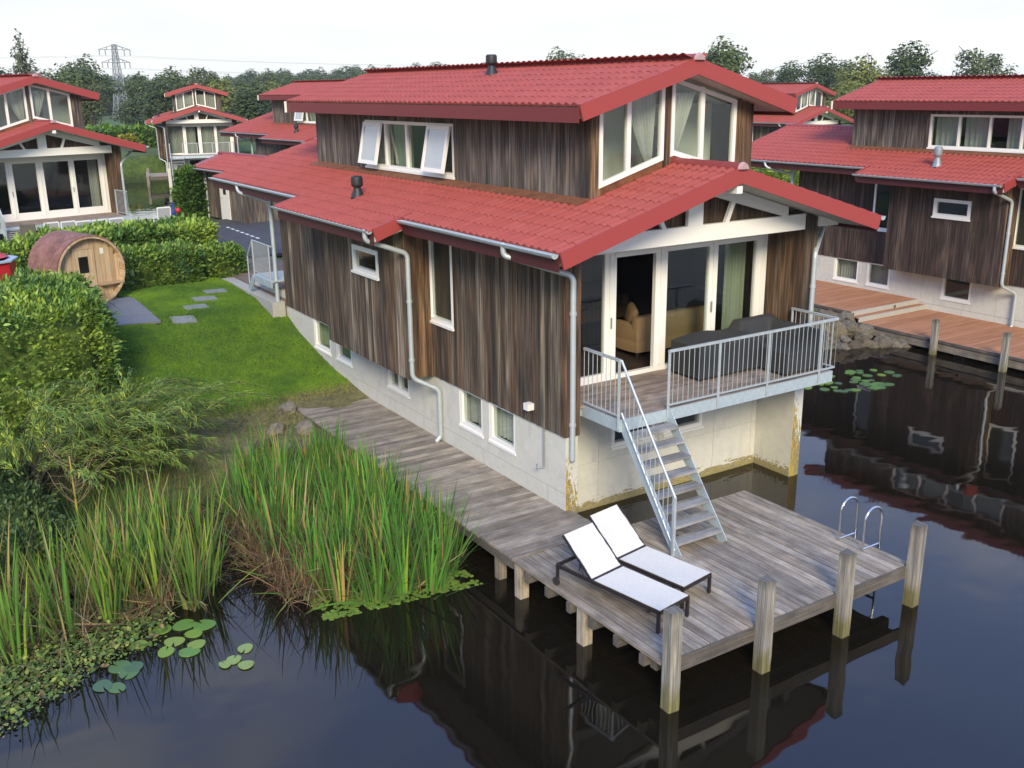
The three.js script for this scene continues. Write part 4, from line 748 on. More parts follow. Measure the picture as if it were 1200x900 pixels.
{ // little plant in the tall side window
  const p = thing('potted_plant', 'small plant in a red pot in the tall side window', 'plant', null, [0.18, 3.24, -3.85]);
  mesh('pot', new THREE.LatheGeometry([[0.001, 0], [0.05, 0], [0.07, 0.13], [0.075, 0.13], [0.075, 0.15], [0.06, 0.15], [0.055, 0.13], [0.001, 0.12]].map((q) => new THREE.Vector2(...q)), 14), M.terracotta, p);
  joined('stem', [pipe([[0, 0.1, 0], [0.0, 0.3, -0.02], [0, 0.42, -0.12]], 0.008), pipe([[0, 0.3, -0.02], [-0.01, 0.36, 0.06]], 0.006), pipe([[0, 0.25, 0], [0.0, 0.32, -0.14]], 0.006)], M.curtainWhite, p);
  mesh('window_board', bx(0.22, 0.03, 0.9, -0.02, -0.02, -0.3 - 0.02), M.white, p);
}

// ------------------------------------------------------------------ boardwalk at the right house
{
  const bw = thing('orange_boardwalk', 'orange brown boardwalk on piles along the house at right', 'boardwalk');
  const up = 0.7, lo = 0.42, xE = 16.35, xW = 19.72, zs = -7.05;
  const deckRun = (y, z0, z1, xa, holder) => { let z = z0; while (z < z1 - 0.04) { const w = Math.min(0.145, z1 - z); mesh('plank', bc(xa + rr(-0.006, 0.006), xW, y - 0.035, y + rr(-0.002, 0.002), z + 0.003, z + w - 0.003, 'x'), pick(M.orangePlanks), holder); z += w; } };
  const F = joined('frame', [bc(xE + 0.03, xE + 0.09, up - 0.22, up - 0.04, -13, zs - 0.25, 'z'), bc(xE + 0.03, xE + 0.09, lo - 0.24, lo - 0.04, zs, 3, 'z'), bc(18.4, 18.5, up - 0.22, up - 0.04, -13, zs - 0.25, 'z'), bc(18.4, 18.5, lo - 0.24, lo - 0.04, zs, 3, 'z')], M.jetty, bw);
  deckRun(up, -13, zs - 0.3, xE, bw); deckRun((up + lo) / 2, zs - 0.29, zs - 0.005, xE, bw); deckRun(lo, zs, 3, xE, bw);
  for (const [y, z] of [[up, zs - 0.3], [(up + lo) / 2, zs - 0.004]]) mesh('step_edge', bc(xE, xW, y - 0.16, y + 0.006, z, z + 0.04, 'x'), M.kerb, bw);
  for (const [a, b, y] of [[-13, zs - 0.3, up], [zs, 3, lo]]) { mesh('edge_board', bc(xE - 0.05, xE - 0.008, y - 0.07, y + 0.008, a, b, 'z'), M.jetty, bw); mesh('edge_board', bc(xE - 0.03, xE + 0.02, y - 0.3, y - 0.1, a, b, 'z'), M.planks[3], bw); }
  for (const z of [-6.4, -3.9, -3.7, -1.2]) mesh('pile', bc(16.7, 16.85, -1.2, lo - 0.05, z, z + 0.15), M.planks[2], bw);
  single('mooring_post', woodPost(2.25, 0.15, 1.2 + 0.1, 21), postMat, 'pale mooring post at the left part of the orange boardwalk', 'post', 'mooring posts of the orange boardwalk', [16.22, -1.2, -4.25]);
  single('mooring_post', woodPost(2.3, 0.15, 1.2 + 0.1, 27), postMat, 'pale mooring post nearest the right edge of the photo', 'post', 'mooring posts of the orange boardwalk', [16.18, -1.2, -2.05]);
}
// ------------------------------------------------------------------ rocks
function rockGeo(seed) { const g = new THREE.IcosahedronGeometry(1, 3), p = g.attributes.position; for (let i = 0; i < p.count; i++) { const v = new THREE.Vector3().fromBufferAttribute(p, i), k = 1 + 0.45 * noise.noise(v.x * 1.2 + seed, v.y * 1.2, v.z * 1.2) + 0.2 * noise.noise(v.x * 2.8 + seed, v.y * 2.8, v.z * 2.8) + 0.06 * noise.noise(v.x * 7 + seed, v.y * 7, v.z * 7); p.setXYZ(i, v.x * k, v.y * k, v.z * k); } const u = []; for (let i = 0; i < p.count; i++) u.push(p.getX(i) + seed, p.getY(i) + p.getZ(i)); g.setAttribute('uv', new THREE.Float32BufferAttribute(u, 2)); g.computeVertexNormals(); return g; }
const rocks = [1.3, 4.1, 7.7, 9.2, 12.6].map(rockGeo);
R = rng(91);
{ let k = 0;
  for (const [x, z, y, s] of [[14.3, -6.5, 0.05, 0.24], [14.7, -6.3, 0.04, 0.26], [15.15, -6.15, 0.03, 0.3], [15.6, -5.95, 0.06, 0.34], [15.95, -5.8, 0.14, 0.36], [16.2, -5.6, 0.06, 0.28], [14.45, -7.0, 0.35, 0.38], [14.95, -6.9, 0.4, 0.4], [15.4, -6.65, 0.42, 0.38], [15.8, -6.4, 0.4, 0.3], [14.2, -7.5, 0.5, 0.35], [14.7, -7.5, 0.7, 0.36], [15.2, -7.35, 0.72, 0.34], [15.7, -7.0, 0.66, 0.3], [13.9, -7.0, 0.2, 0.3], [13.7, -7.7, 0.4, 0.4], [16.1, -6.6, 0.3, 0.3], [16.5, -5.4, 0.0, 0.32], [17.0, -5.2, 0.0, 0.3], [14.05, -6.75, 0.0, 0.2], [14.5, -6.6, 0.22, 0.2], [15.0, -6.45, 0.24, 0.22], [15.45, -6.25, 0.26, 0.2], [14.6, -7.2, 0.6, 0.22], [15.05, -7.05, 0.62, 0.24], [15.5, -6.8, 0.55, 0.2], [13.6, -7.2, 0.05, 0.26], [14.9, -6.1, -0.02, 0.18]]) {
    const m = single('rock', rocks[k % 5], M.rock[k % 4], 'rough grey boulder of the bank under the orange boardwalk', 'rock', 'boulders of the bank under the boardwalk', [x, y - 0.08, z], k * 1.7); m.scale.set(s * 0.88 * rr(0.9, 1.25), s * 0.88 * rr(0.7, 0.95), s * 0.88); k++; }
  for (const [x, z, s, l] of [[-1.95, -8.15, 0.2, 'pale stone at the corner of the plank walkway'], [-2.55, -7.25, 0.2, 'light grey stone on the dry patch nearest the lawn'], [-2.0, -6.9, 0.24, 'larger grey stone beside the walkway edge'], [-3.05, -6.7, 0.16, 'dark stone among the small stones on the bank'], [-2.75, -6.35, 0.19, 'pale stone just behind the reeds'], [-3.4, -6.5, 0.15, 'small stone at the left end of the row behind the reeds'], [-2.4, -6.2, 0.16, 'small stone at the right end of the row behind the reeds'], [-8.35, -9.2, 0.3, 'pale stone at the left edge below the laurel hedge']]) { const m = single('rock', rocks[k % 5], l.startsWith('dark') ? M.rock[2] : M.paleRock, l, 'rock', 'stones on the bank behind the reeds', [x, ground(x, z) + s * 0.25, z], k); m.scale.set(s, s * 0.75, s * 0.9); k++; }
}
// ------------------------------------------------------------------ garden: slabs, stepping stones, sauna, tub
{
  const patio = thing('slab_patio', 'dark grey slab patio in front of the barrel sauna', 'patio', null, [0, 0, 0]);
  for (let i = 0; i < 2; i++) for (let j = 0; j < 4; j++) { const x = -4.75 + i * 0.66, z = -13.4 - j * 0.82; const s = mesh('slab', bx(0.65, 0.06, 0.81), M.slab, patio), X = x + 0.35; s.position.set(X, ground(X, z) + 0.012, z); s.rotation.set(-Math.atan(ground(X, z + 0.3) - ground(X, z - 0.3)) / 0.6, 0, Math.atan(ground(X + 0.3, z) - ground(X - 0.3, z)) / 0.6); }
  const labels = ['stepping stone nearest the slab patio', 'second stepping stone from the patio', 'third stepping stone from the patio', 'fourth stepping stone, farthest from the patio'];
  [[-2.78, -13.25], [-2.2, -14.15], [-1.72, -14.95], [-1.2, -15.7]].forEach(([x, z], i) => { const m = single('stepping_stone', bx(0.62, 0.05, 0.42), M.stone, labels[i] + ' on the lawn', 'paving stone', 'stepping stones across the lawn', [x, ground(x, z) + 0.012, z], 0); const sx = (ground(x + 0.3, z) - ground(x - 0.3, z)) / 0.6, sz = (ground(x, z + 0.3) - ground(x, z - 0.3)) / 0.6; m.rotation.set(-Math.atan(sz), 0, Math.atan(sx)); });
  const kg = [bc(-0.42, -0.06, 1.5, 2.08, -17.6, -13.1, 'z')];
  const kerb = single('kerb_wall', kg[0], M.kerb, 'pale concrete kerb wall beside the entrance landing', 'kerb');
  struct('entrance_path', sheet([[-0.06, -13.15], [2.2, -13.15], [2.2, -22], [-0.06, -22]], 2.13, 0.4), std([0.32, 0.25, 0.22], 0.9, { map: T.soil }));
}
{ // barrel sauna: staves round an axis along local z, front at z = 0
  const S = thing('barrel_sauna', 'pale wooden barrel sauna with a red shingle roof on the lawn', 'sauna', null, [-4.38, 1.98, -15.95], rad(17));
  const r = 0.92, cy = 0.97, L = 1.7, n = 34;
  for (let i = 0; i < n; i++) { const a = (i + 0.5) / n * 2 * Math.PI; const g = bx(2 * Math.PI * r / n - 0.006, 0.045, L, 0, 0, -L / 2, 'z'); g.translate(0, r, 0); g.rotateZ(a); g.translate(0, cy, 0); mesh('stave', g, pick(M.pine), S); }
  const roof = []; const rn = 16; for (let i = 0; i <= rn; i++) { const a = lerp(-1.75, 1.5, i / rn); roof.push([Math.sin(a) * (r + 0.065), cy + Math.cos(a) * (r + 0.065)]); } for (let i = rn; i >= 0; i--) { const a = lerp(-1.75, 1.5, i / rn); roof.push([Math.sin(a) * (r + 0.035), cy + Math.cos(a) * (r + 0.035)]); }
  const rg = poly(roof, L - 0.04); rg.translate(0, 0, -L + 0.01); const RF = mesh('shingle_roof', rg, M.shingle, S);
  const wall = joined('front_wall', [bc(-0.001, 0.001, 0.2, 0.3, -0.2, -0.19)], M.pine[2], S);
  for (let i = 0; i < 13; i++) { const x = -0.88 + i * 0.1362, c = x + 0.068, hh = Math.sqrt(Math.max(0, 0.9 * 0.9 - c * c)); const segs = Math.abs(c + 0.12) < 0.24 ? [[cy + 0.62, cy + hh], [cy - hh, cy - 0.7]] : [[cy - hh, cy + hh]]; for (const [a, b] of segs) if (b - a > 0.03) mesh('board', bc(x + 0.002, x + 0.134, a, b, -0.24, -0.2), M.pine[(i * 5) % 4], wall); }
  const dx = -0.12; const door = joined('door', [bc(dx - 0.24, dx + 0.24, cy - 0.68, cy - 0.05, -0.23, -0.185), bc(dx - 0.24, dx - 0.15, cy - 0.05, cy + 0.6, -0.23, -0.185), bc(dx + 0.13, dx + 0.24, cy - 0.05, cy + 0.6, -0.23, -0.185), bc(dx - 0.15, dx + 0.13, cy + 0.4, cy + 0.6, -0.23, -0.187)], M.pine[2], S);
  mesh('pane', bc(dx - 0.15, dx + 0.13, cy - 0.05, cy + 0.4, -0.215, -0.205), M.darkGlass, door);
  joined('door_frame', [bc(dx - 0.3, dx - 0.245, cy - 0.7, cy + 0.66, -0.235, -0.17), bc(dx + 0.245, dx + 0.3, cy - 0.7, cy + 0.66, -0.235, -0.17), bc(dx - 0.245, dx + 0.245, cy + 0.605, cy + 0.66, -0.235, -0.17, 'x')], M.pine[0], S);
  mesh('room_back', bx(1.3, 1.4, 0.04, 0, cy, -L + 0.1), M.darkWood, S);
  mesh('notice', bx(0.1, 0.16, 0.01, 0.42, cy + 0.5, -0.192), M.plasticWhite, S);
  joined('porch_bench', [bc(0.2, 0.88, cy - 0.42, cy - 0.37, -0.19, 0.0, 'x'), bc(-0.88, -0.4, cy - 0.42, cy - 0.37, -0.19, 0.0, 'x')], M.pine[3], S);
  for (const z of [-0.25, -L + 0.3]) mesh('cradle', poly([[-0.7, 0], [0.7, 0], [0.62, 0.32], [0.35, 0.16], [0, 0.1], [-0.35, 0.16], [-0.62, 0.32]], 0.07).translate(0, 0, z), M.pine[3], S);
}
{ // second, smaller barrel sauna far behind the left house
  const S = thing('barrel_sauna', 'far small barrel sauna showing above the left house roof', 'sauna', null, [8.6, 2.0, -76.5].map((v, i) => [6.4, 1.9, -70.2][i]), rad(35));
  const r = 1.25, L = 2.6, shell = []; for (let i = 0; i <= 24; i++) { const a = i / 24 * 2 * Math.PI; shell.push([Math.cos(a) * r, 1.4 + Math.sin(a) * r]); } const hole = shell.map(([x, y]) => [x * 0.9, 1.4 + (y - 1.4) * 0.9]).reverse();
  mesh('barrel', poly(shell, L, [hole]).translate(0, 0, -L), M.pine[3], S);
  const cap = []; for (let i = 0; i <= 12; i++) { const a = lerp(0.1, 3.04, i / 12); cap.push([Math.cos(a) * (r + 0.06), 1.4 + Math.sin(a) * (r + 0.06)]); } for (let i = 12; i >= 0; i--) { const a = lerp(0.1, 3.04, i / 12); cap.push([Math.cos(a) * (r + 0.01), 1.4 + Math.sin(a) * (r + 0.01)]); }
  mesh('shingle_roof', poly(cap, L).translate(0, 0, -L), M.shingle, S);
  mesh('front_wall', poly(shell.map(([x, y]) => [x * 0.9, 1.4 + (y - 1.4) * 0.9]), 0.05, [[[-0.35, 0.8], [0.3, 0.8], [0.3, 2.2], [-0.35, 2.2]]]).translate(0, 0, -0.6), M.pine[3], S);
  mesh('room_back', bx(1.8, 2, 0.05, 0, 1.4, -L + 0.2), M.darkWood, S);
}
{ // red tub with a pale rim at the left edge
  const t = thing('garden_tub', 'red sided tub with a pale grey rim behind the hedge at the left edge', 'tub', null, [-6.75, 2.0, -20.4], rad(-20));
  const ring = (ro, ri, h, y) => { const o = [], c = []; for (let i = 0; i < 8; i++) { const a = (i + 0.5) / 8 * 2 * Math.PI; o.push([Math.cos(a) * ro, Math.sin(a) * ro]); c.push([Math.cos(a) * ri, Math.sin(a) * ri]); } const g = poly(o, h, [c.reverse()]); g.rotateX(-Math.PI / 2); g.translate(0, y, 0); return g; };
  mesh('side', ring(1.0, 0.94, 0.86, 0), M.plasticRed, t); mesh('rim', ring(1.08, 0.85, 0.05, 0.86), M.steel, t);
  const lid = new THREE.SphereGeometry(0.9, 20, 8, 0, 2 * Math.PI, 0, 0.9); lid.scale(1.15, 0.5, 1.15); lid.translate(0, 0.7, 0); mesh('lid', lid, M.plasticRed, t);
}

// ------------------------------------------------------------------ drive, shed, things round the left house
struct('asphalt_drive', sheet([[1.15, -20.5], [2.6, -20.5], [9, -20.5], [9.5, -27], [9.2, -31], [3.2, -31.2], [2.4, -28], [1.3, -24.5]], 2.2, 0.1), M.asphalt);
{ const line = []; for (let i = 0; i < 7; i++) line.push(bx(0.1, 0.004, 0.32, 3.15 - i * 0.005, 2.206, -28.3 + i * 0.62)); const m = joined('drive_marking', line, M.paint, scene); m.name = 'drive_marking'; m.userData.kind = 'structure'; }
{
  const S = thing('timber_shed', 'small timber shed with a red roof and a white door beside the drive', 'shed', null, [4.25, 2.1, -29.2], rad(6));
  const w = 1.9, l = 4.0, h = 2.3, door = [-2.5, -1.55, 0, 2.08];
  cladding(S, true, 'side_cladding', FRAME.left(0), boardRuns(-l, 0, () => 0.05, () => h, [door], 0.2), M.greyBoards.concat(M.boards.slice(3, 5)), null);
  cladding(S, true, 'front_cladding', FRAME.front(0), boardRuns(0, w, () => 0.05, (x) => h + 0.36 * (x < w / 2 ? x : w - x), [], 0.2), M.greyBoards.concat([M.boards[4], M.boards[8]]), null);
  joined('core', [bc(0.03, w, 0.0, h, -l, -0.03), ], M.membrane, S).visible = true;
  const top = (x) => h + 0.14 + 0.36 * (x < w / 2 ? x : w - x), slabs = [];
  for (const s of [1, -1]) { const X = (x) => (s > 0 ? x : w - x), pts = [[X(-0.5), top(-0.5)], [X(w / 2), top(w / 2)], [X(w / 2), top(w / 2) - 0.14], [X(-0.5), top(-0.5) - 0.14]]; slabs.push(poly(s > 0 ? pts : pts.reverse(), l + 1).translate(0, 0, -l - 0.5)); }
  const roof = joined('roof', slabs, M.barge, S);
  const ang = Math.atan(0.36), f = []; for (let r = 0; r < 5; r++) { const g = tileGeo(20, r); g.scale(0.93, 1, 1.035); g.rotateZ(ang); const x = -0.52 + r * TL * 0.87; g.translate(x, top(x) - 0.0, 0.5); f.push(g); const g2 = g.clone(); g2.scale(-1, 1, 1); g2.translate(w, 0, 0); f.push(g2); }
  joined('tile_field', f, M.tiles[1], roof, 'stuff');
  mesh('ridge_cap', rod([w / 2, top(w / 2) + 0.0, 0.5], [w / 2, top(w / 2) + 0.0, -l - 0.5], 0.1, 10), M.ridge, roof);
  mesh('gutter', gutter(-0.58, top(-0.52) - 0.02, 0.5, -l - 0.5), M.zinc, S);
  mesh('downpipe', pipe([[-0.58, top(-0.52) - 0.05, -l - 0.2], [-0.58, top(-0.5) - 0.2, -l - 0.2], [-0.07, h - 0.3, -l + 0.1], [-0.07, 0, -l + 0.1]], 0.05), M.zinc, S);
  const d = joined('door', [bc(-0.05, 0.0, 0.02, 1.15, door[0], door[1]), bc(-0.05, 0.0, 1.85, 2.06, door[0], door[1]), bc(-0.05, 0, 1.15, 1.85, door[0], door[0] + 0.3), bc(-0.05, 0, 1.15, 1.85, door[1] - 0.28, door[1])], M.white, S);
  mesh('pane', bc(-0.03, -0.02, 1.15, 1.85, door[0] + 0.3, door[1] - 0.28), M.black, d);
  mesh('handle', rod([-0.08, 1.0, door[0] + 0.1], [-0.08, 1.0, door[0] + 0.22], 0.012), M.zincDark, d);
}
function gardenChair(label, pos, ry, mat, back) {
  const c = thing('garden_chair', label, 'garden chair', 'garden chairs in front of the left house', pos, ry);
  joined('frame', [beam([-0.27, 0, 0.25], [-0.27, 0.64, 0.25], 0.035), beam([0.27, 0, 0.25], [0.27, 0.64, 0.25], 0.035), beam([-0.27, 0, -0.28], [-0.27, 1.0, -0.3], 0.035), beam([0.27, 0, -0.28], [0.27, 1.0, -0.3], 0.035), beam([-0.27, 0.64, 0.26], [-0.27, 0.64, -0.3], 0.045, 0.03), beam([0.27, 0.64, 0.26], [0.27, 0.64, -0.3], 0.045, 0.03), beam([-0.27, 1.0, -0.3], [0.27, 1.0, -0.3], 0.05, 0.04)], mat, c);
  mesh('seat', bx(0.5, 0.03, 0.5, 0, 0.42, 0), back, c); mesh('backrest', bx(0.5, 0.46, 0.025, 0, 0.74, -0.3), back, c);
  return c;
}
const chairGrey = std([0.3, 0.31, 0.32], 0.8), chairDark = std([0.09, 0.085, 0.07], 0.8), chairBlue = std([0.1, 0.16, 0.25], 0.7);
[[-3.45, -29.6, 'leftmost white framed garden chair below the left balcony'], [-2.85, -29.55, 'second white framed garden chair from the left below the left balcony'], [-2.35, -29.3, 'third white framed garden chair from the left below the left balcony'], [-1.75, -29.3, 'fourth white framed garden chair from the left below the left balcony'], [-1.1, -29.4, 'white framed garden chair at the right end of the row']].forEach(([x, z, l]) => gardenChair(l, [x, 1.82, z], rad(192), M.plasticWhite, chairGrey));
gardenChair('dark olive garden chair standing apart near the left stairs', [-4.2, 1.9, -28.6], rad(150), chairDark, chairDark);
gardenChair('blue garden chair tucked between the white ones', [-2.05, 1.82, -28.6], rad(200), chairBlue, chairBlue);
gardenChair('lone white garden chair at the water right of the left house', [0.95, 2.05, -30.0], rad(185), M.plasticWhite, chairGrey);
{ const b = thing('toy_scooter', 'blue child scooter with a red bell leaning near the canal', 'toy scooter', null, [1.75, 2.05, -31.6], rad(40));
  joined('frame', [rod([-0.3, 0.15, 0], [0.3, 0.15, 0], 0.07, 8), rod([0.28, 0.1, 0], [0.12, 0.95, 0], 0.06, 8), rod([-0.3, 0.12, 0], [-0.2, 0.7, 0.05], 0.07, 8), bx(0.5, 0.3, 0.14, -0.05, 0.42, 0)], M.plasticBlue, b);
  mesh('handlebar', rod([0.12, 0.95, -0.25], [0.12, 0.95, 0.25], 0.03, 8), M.black, b);
  for (const x of [-0.32, 0.32]) { const w = new THREE.CylinderGeometry(0.13, 0.13, 0.07, 16); w.rotateX(Math.PI / 2); w.translate(x, 0.13, 0); mesh('wheel', w, M.rubber, b); }
  const s = new THREE.SphereGeometry(0.12, 12, 10); s.translate(0.3, 0.62, 0.12); mesh('bell', s, M.plasticRed, b); }
{ // landing stage of the far house
  const J = thing('wooden_jetty', 'pale grey landing stage at the far house across the canal', 'jetty', null, [10.6, 0, -74.2], rad(-14));
  const n = 20; const gs = []; for (let i = 0; i < n; i++) gs.push(bc(i * 0.15, i * 0.15 + 0.14, 0.86, 0.9, -3.2, 0.2, 'z')); joined('planks', gs, M.planks[2], J, 'stuff');
  mesh('edge_board', bc(-0.05, 3.05, 0.6, 0.87, 0.2, 0.26, 'x'), M.jetty, J); mesh('edge_board', bc(-0.06, -0.01, 0.6, 0.87, -3.2, 0.2, 'z'), M.jetty, J);
  for (const [x, z] of [[0.1, 0.35], [2.9, 0.35], [0.1, -3]]) mesh('post', woodPost(2.6, 0.2, 1.3, x + z), postMat, J).position.set(x, -1.2, z);
}

// ------------------------------------------------------------------ plants
function leafGeo(l, w, fold = 0.25, bend = 0.15) { // folded leaf lying along +x, 6 triangles
  const P = [0, 0, 0, l * 0.35, w * fold, w / 2, l * 0.35, 0, 0, l * 0.35, w * fold, -w / 2, l * 0.75, w * fold * 0.6 - bend * l * 0.3, w * 0.36, l * 0.75, -bend * l * 0.3, 0, l * 0.75, w * fold * 0.6 - bend * l * 0.3, -w * 0.36, l, -bend * l, 0];
  const g = new THREE.BufferGeometry(); g.setAttribute('position', new THREE.Float32BufferAttribute(P, 3)); g.setIndex([0, 1, 2, 0, 2, 3, 1, 4, 5, 1, 5, 2, 2, 5, 6, 2, 6, 3, 4, 7, 5, 5, 7, 6]); g.computeVertexNormals(); return g;
}
function bladeGeo(l, w, bend, seg = 6) { // upright reed blade, gently bent
  const P = [], I = []; for (let i = 0; i <= seg; i++) { const t = i / seg, a = bend * t * t, ww = w * (1 - Math.pow(t, 2.4)) * 0.5 + 0.0006; P.push(l * a * 0.9, l * t * (1 - 0.35 * a * a), -ww, l * a * 0.9 + ww * 0.25, l * t * (1 - 0.35 * a * a), 0, l * a * 0.9, l * t * (1 - 0.35 * a * a), ww); }
  for (let i = 0; i < seg; i++) { const a = i * 3; I.push(a, a + 1, a + 3, a + 3, a + 1, a + 4, a + 1, a + 2, a + 4, a + 4, a + 2, a + 5); }
  const g = new THREE.BufferGeometry(); g.setAttribute('position', new THREE.Float32BufferAttribute(P, 3)); g.setIndex(I); g.computeVertexNormals(); return g;
}
const dummy = new THREE.Object3D();
function scatter(name, geo, mat, n, fn, parent) { // fn fills dummy and returns a colour, or null to skip
  const ms = [], cs = []; for (let i = 0; i < n; i++) { const c = fn(i); if (!c) continue; dummy.updateMatrix(); ms.push(dummy.matrix.clone()); cs.push(c); }
  const im = new THREE.InstancedMesh(geo, mat, ms.length); im.name = name; ms.forEach((m, i) => { im.setMatrixAt(i, m); im.setColorAt(i, rgb(...cs[i])); }); im.castShadow = im.receiveShadow = true; im.userData.kind = 'stuff'; if (parent) parent.add(im); return im;
}
const vary = (c, k) => { const f = rr(1 - k, 1 + k); return [c[0] * f * rr(0.9, 1.1), c[1] * f, c[2] * f * rr(0.8, 1.2)]; };
const laurel = leafGeo(0.13, 0.052), laurelFar = leafGeo(0.2, 0.09);
function hedge(name, label, box, opt = {}) { // box [x0, x1, y0, y1, z0, z1]; leaves crowd an uneven shell round a dark heart
  const { leaf = laurel, n = 9000, bright = [0.35, 0.48, 0.07], deep = [0.07, 0.165, 0.03], round = 0.35, rough = 0.16, tall = 0, group = 'hedges of the gardens', category = 'hedge' } = opt;
  const [x0, x1, y0, y1, z0, z1] = box, c = [(x0 + x1) / 2, y0, (z0 + z1) / 2], hx = (x1 - x0) / 2, hz = (z1 - z0) / 2, h = y1 - y0;
  const G = thing(name, label, category, group, c);
  const surf = (u, v, w) => { // point on rounded box, unit cube coordinates in -1..1 (v 0..1)
    const q = new THREE.Vector3(u * hx, (v - 0.5) * h, w * hz), r = Math.min(round, hx, hz), inner = new THREE.Vector3(clamp(q.x, -hx + r, hx - r), clamp(q.y, -h / 2, h / 2 - r), clamp(q.z, -hz + r, hz - r)), d = q.clone().sub(inner); if (d.length() > 1e-5) d.setLength(Math.min(d.length(), r)); return inner.add(d).add(new THREE.Vector3(0, h / 2, 0));
  };
  const core = new THREE.BoxGeometry(2, 1, 2, 14, 8, 14), cp = core.attributes.position;
  for (let i = 0; i < cp.count; i++) { const p = surf(cp.getX(i), cp.getY(i) + 0.5, cp.getZ(i)), k = 1 - 0.3 / Math.max(0.6, Math.min(hx, hz)); cp.setXYZ(i, p.x * k, Math.max(0, p.y * 0.86 - 0.1), p.z * k); }
  core.computeVertexNormals(); mesh('inner_twigs', core, M.core, G);
  const area = [2 * hx * 2 * hz, 2 * hx * h * 2, 2 * hz * h * 2], tot = area[0] + area[1] + area[2], seed = R() * 50;
  scatter('foliage', leaf, M.leaf, n, () => {
    const t = R() * tot; let u, v, w, nrm; if (t < area[0]) { u = rr(-1, 1); v = 1; w = rr(-1, 1); nrm = [0, 1, 0]; } else if (t < area[0] + area[1]) { u = rr(-1, 1); v = R(); w = R() < 0.5 ? -1 : 1; nrm = [0, 0.35, w]; } else { u = R() < 0.5 ? -1 : 1; v = R(); w = rr(-1, 1); nrm = [u, 0.35, 0]; }
    const p = surf(u, v, w), b = fbm((p.x + c[0]) * 1.3 + seed, p.y * 1.3, (p.z + c[2]) * 1.3, 3); const off = b * rough * 2.4 - Math.pow(R(), 1.6) * 0.26 + (R() < 0.06 ? rr(0.05, 0.16) : 0);
    const nn = new THREE.Vector3(...nrm).normalize(); p.addScaledVector(nn, off);
    dummy.position.copy(p); const dir = nn.clone().add(new THREE.Vector3(rr(-1, 1), rr(-0.5, 0.9), rr(-1, 1)).multiplyScalar(0.9)).normalize(); dummy.quaternion.setFromUnitVectors(new THREE.Vector3(1, 0, 0), dir); dummy.rotateX(rr(-1.2, 1.2)); dummy.scale.setScalar(rr(0.55, 1.4));
    const young = clamp(0.36 + 1.3 * fbm((p.x + c[0]) * 0.9 + seed + 31, p.y * 0.9, (p.z + c[2]) * 0.9, 3) + rr(-0.4, 0.4)); return vary(bright.map((q, i) => lerp(deep[i], q, young)), 0.22);
  }, G);
  return G;
}
R = rng(404);
hedge('laurel_hedge', 'big dense laurel hedge block at the left edge of the lawn', [-10.2, -5.25, 0.9, 3.4, -13.2, -9.1], { n: 32000, round: 0.5, rough: 0.2 });
hedge('laurel_hedge', 'low bright laurel hedge along the back of the lawn beside the sauna', [-3.5, -0.95, 1.95, 3.12, -18.6, -17.4], { n: 7000, rough: 0.15 });
hedge('laurel_hedge', 'small round laurel bush nearest the entrance landing', [-0.75, 0.55, 1.95, 3.0, -18.9, -17.7], { n: 3600, round: 0.5 });
hedge('laurel_hedge', 'long laurel hedge behind the sauna in front of the left house', [-4.6, 0.95, 1.95, 3.08, -24.4, -22.5], { n: 10000, leaf: laurelFar, rough: 0.16 });
hedge('laurel_hedge', 'laurel hedge between the red tub and the left house', [-10, -4.7, 1.95, 2.95, -23.6, -22.2], { n: 6000, leaf: laurelFar });
hedge('laurel_hedge', 'laurel hedge just left of the barrel sauna', [-9.5, -4.95, 1.85, 3.0, -18.6, -14.6].map((v, i) => [-9.5, -4.72, 1.8, 3.1, -15.3, -13.9][i]), { n: 9000, round: 0.5, rough: 0.24 });
hedge('clipped_shrub', 'tall clipped green shrub column beside the shed', [2.55, 3.65, 2.0, 4.3, -33.9, -32.8], { n: 4200, leaf: laurelFar, bright: [0.15, 0.27, 0.04], deep: [0.05, 0.12, 0.02], round: 0.5, category: 'shrub', group: null });
hedge('far_hedge', 'bright green hedge across the canal behind the far sauna', [4.5, 24, 1.5, 4.0, -98, -95], { n: 8000, leaf: leafGeo(0.42, 0.22), round: 0.8, rough: 0.35, bright: [0.17, 0.3, 0.03] });
hedge('yellow_shrub', 'yellowish shrub in front of the far hedge', [12.2, 14.2, 1.6, 3.5, -92.8, -91.2], { n: 1600, leaf: leafGeo(0.3, 0.16), bright: [0.4, 0.36, 0.03], deep: [0.2, 0.22, 0.03], round: 0.8, category: 'shrub', group: null });
hedge('laurel_hedge', 'yellow green hedge glimpsed between the main house and the right house', [28, 36, 1.6, 3.5, -27.5, -25.5], { n: 5500, leaf: laurelFar, bright: [0.3, 0.38, 0.03] });
hedge('laurel_hedge', 'hedge glimpsed behind the left house roof edge', [-1.6, 4.0, 1.9, 3.6, -50, -48.2].map((v, i) => [1.5, 5.5, 1.5, 3.4, -92.5, -90.5][i]), { n: 2500, leaf: leafGeo(0.3, 0.15), bright: [0.26, 0.36, 0.03] });

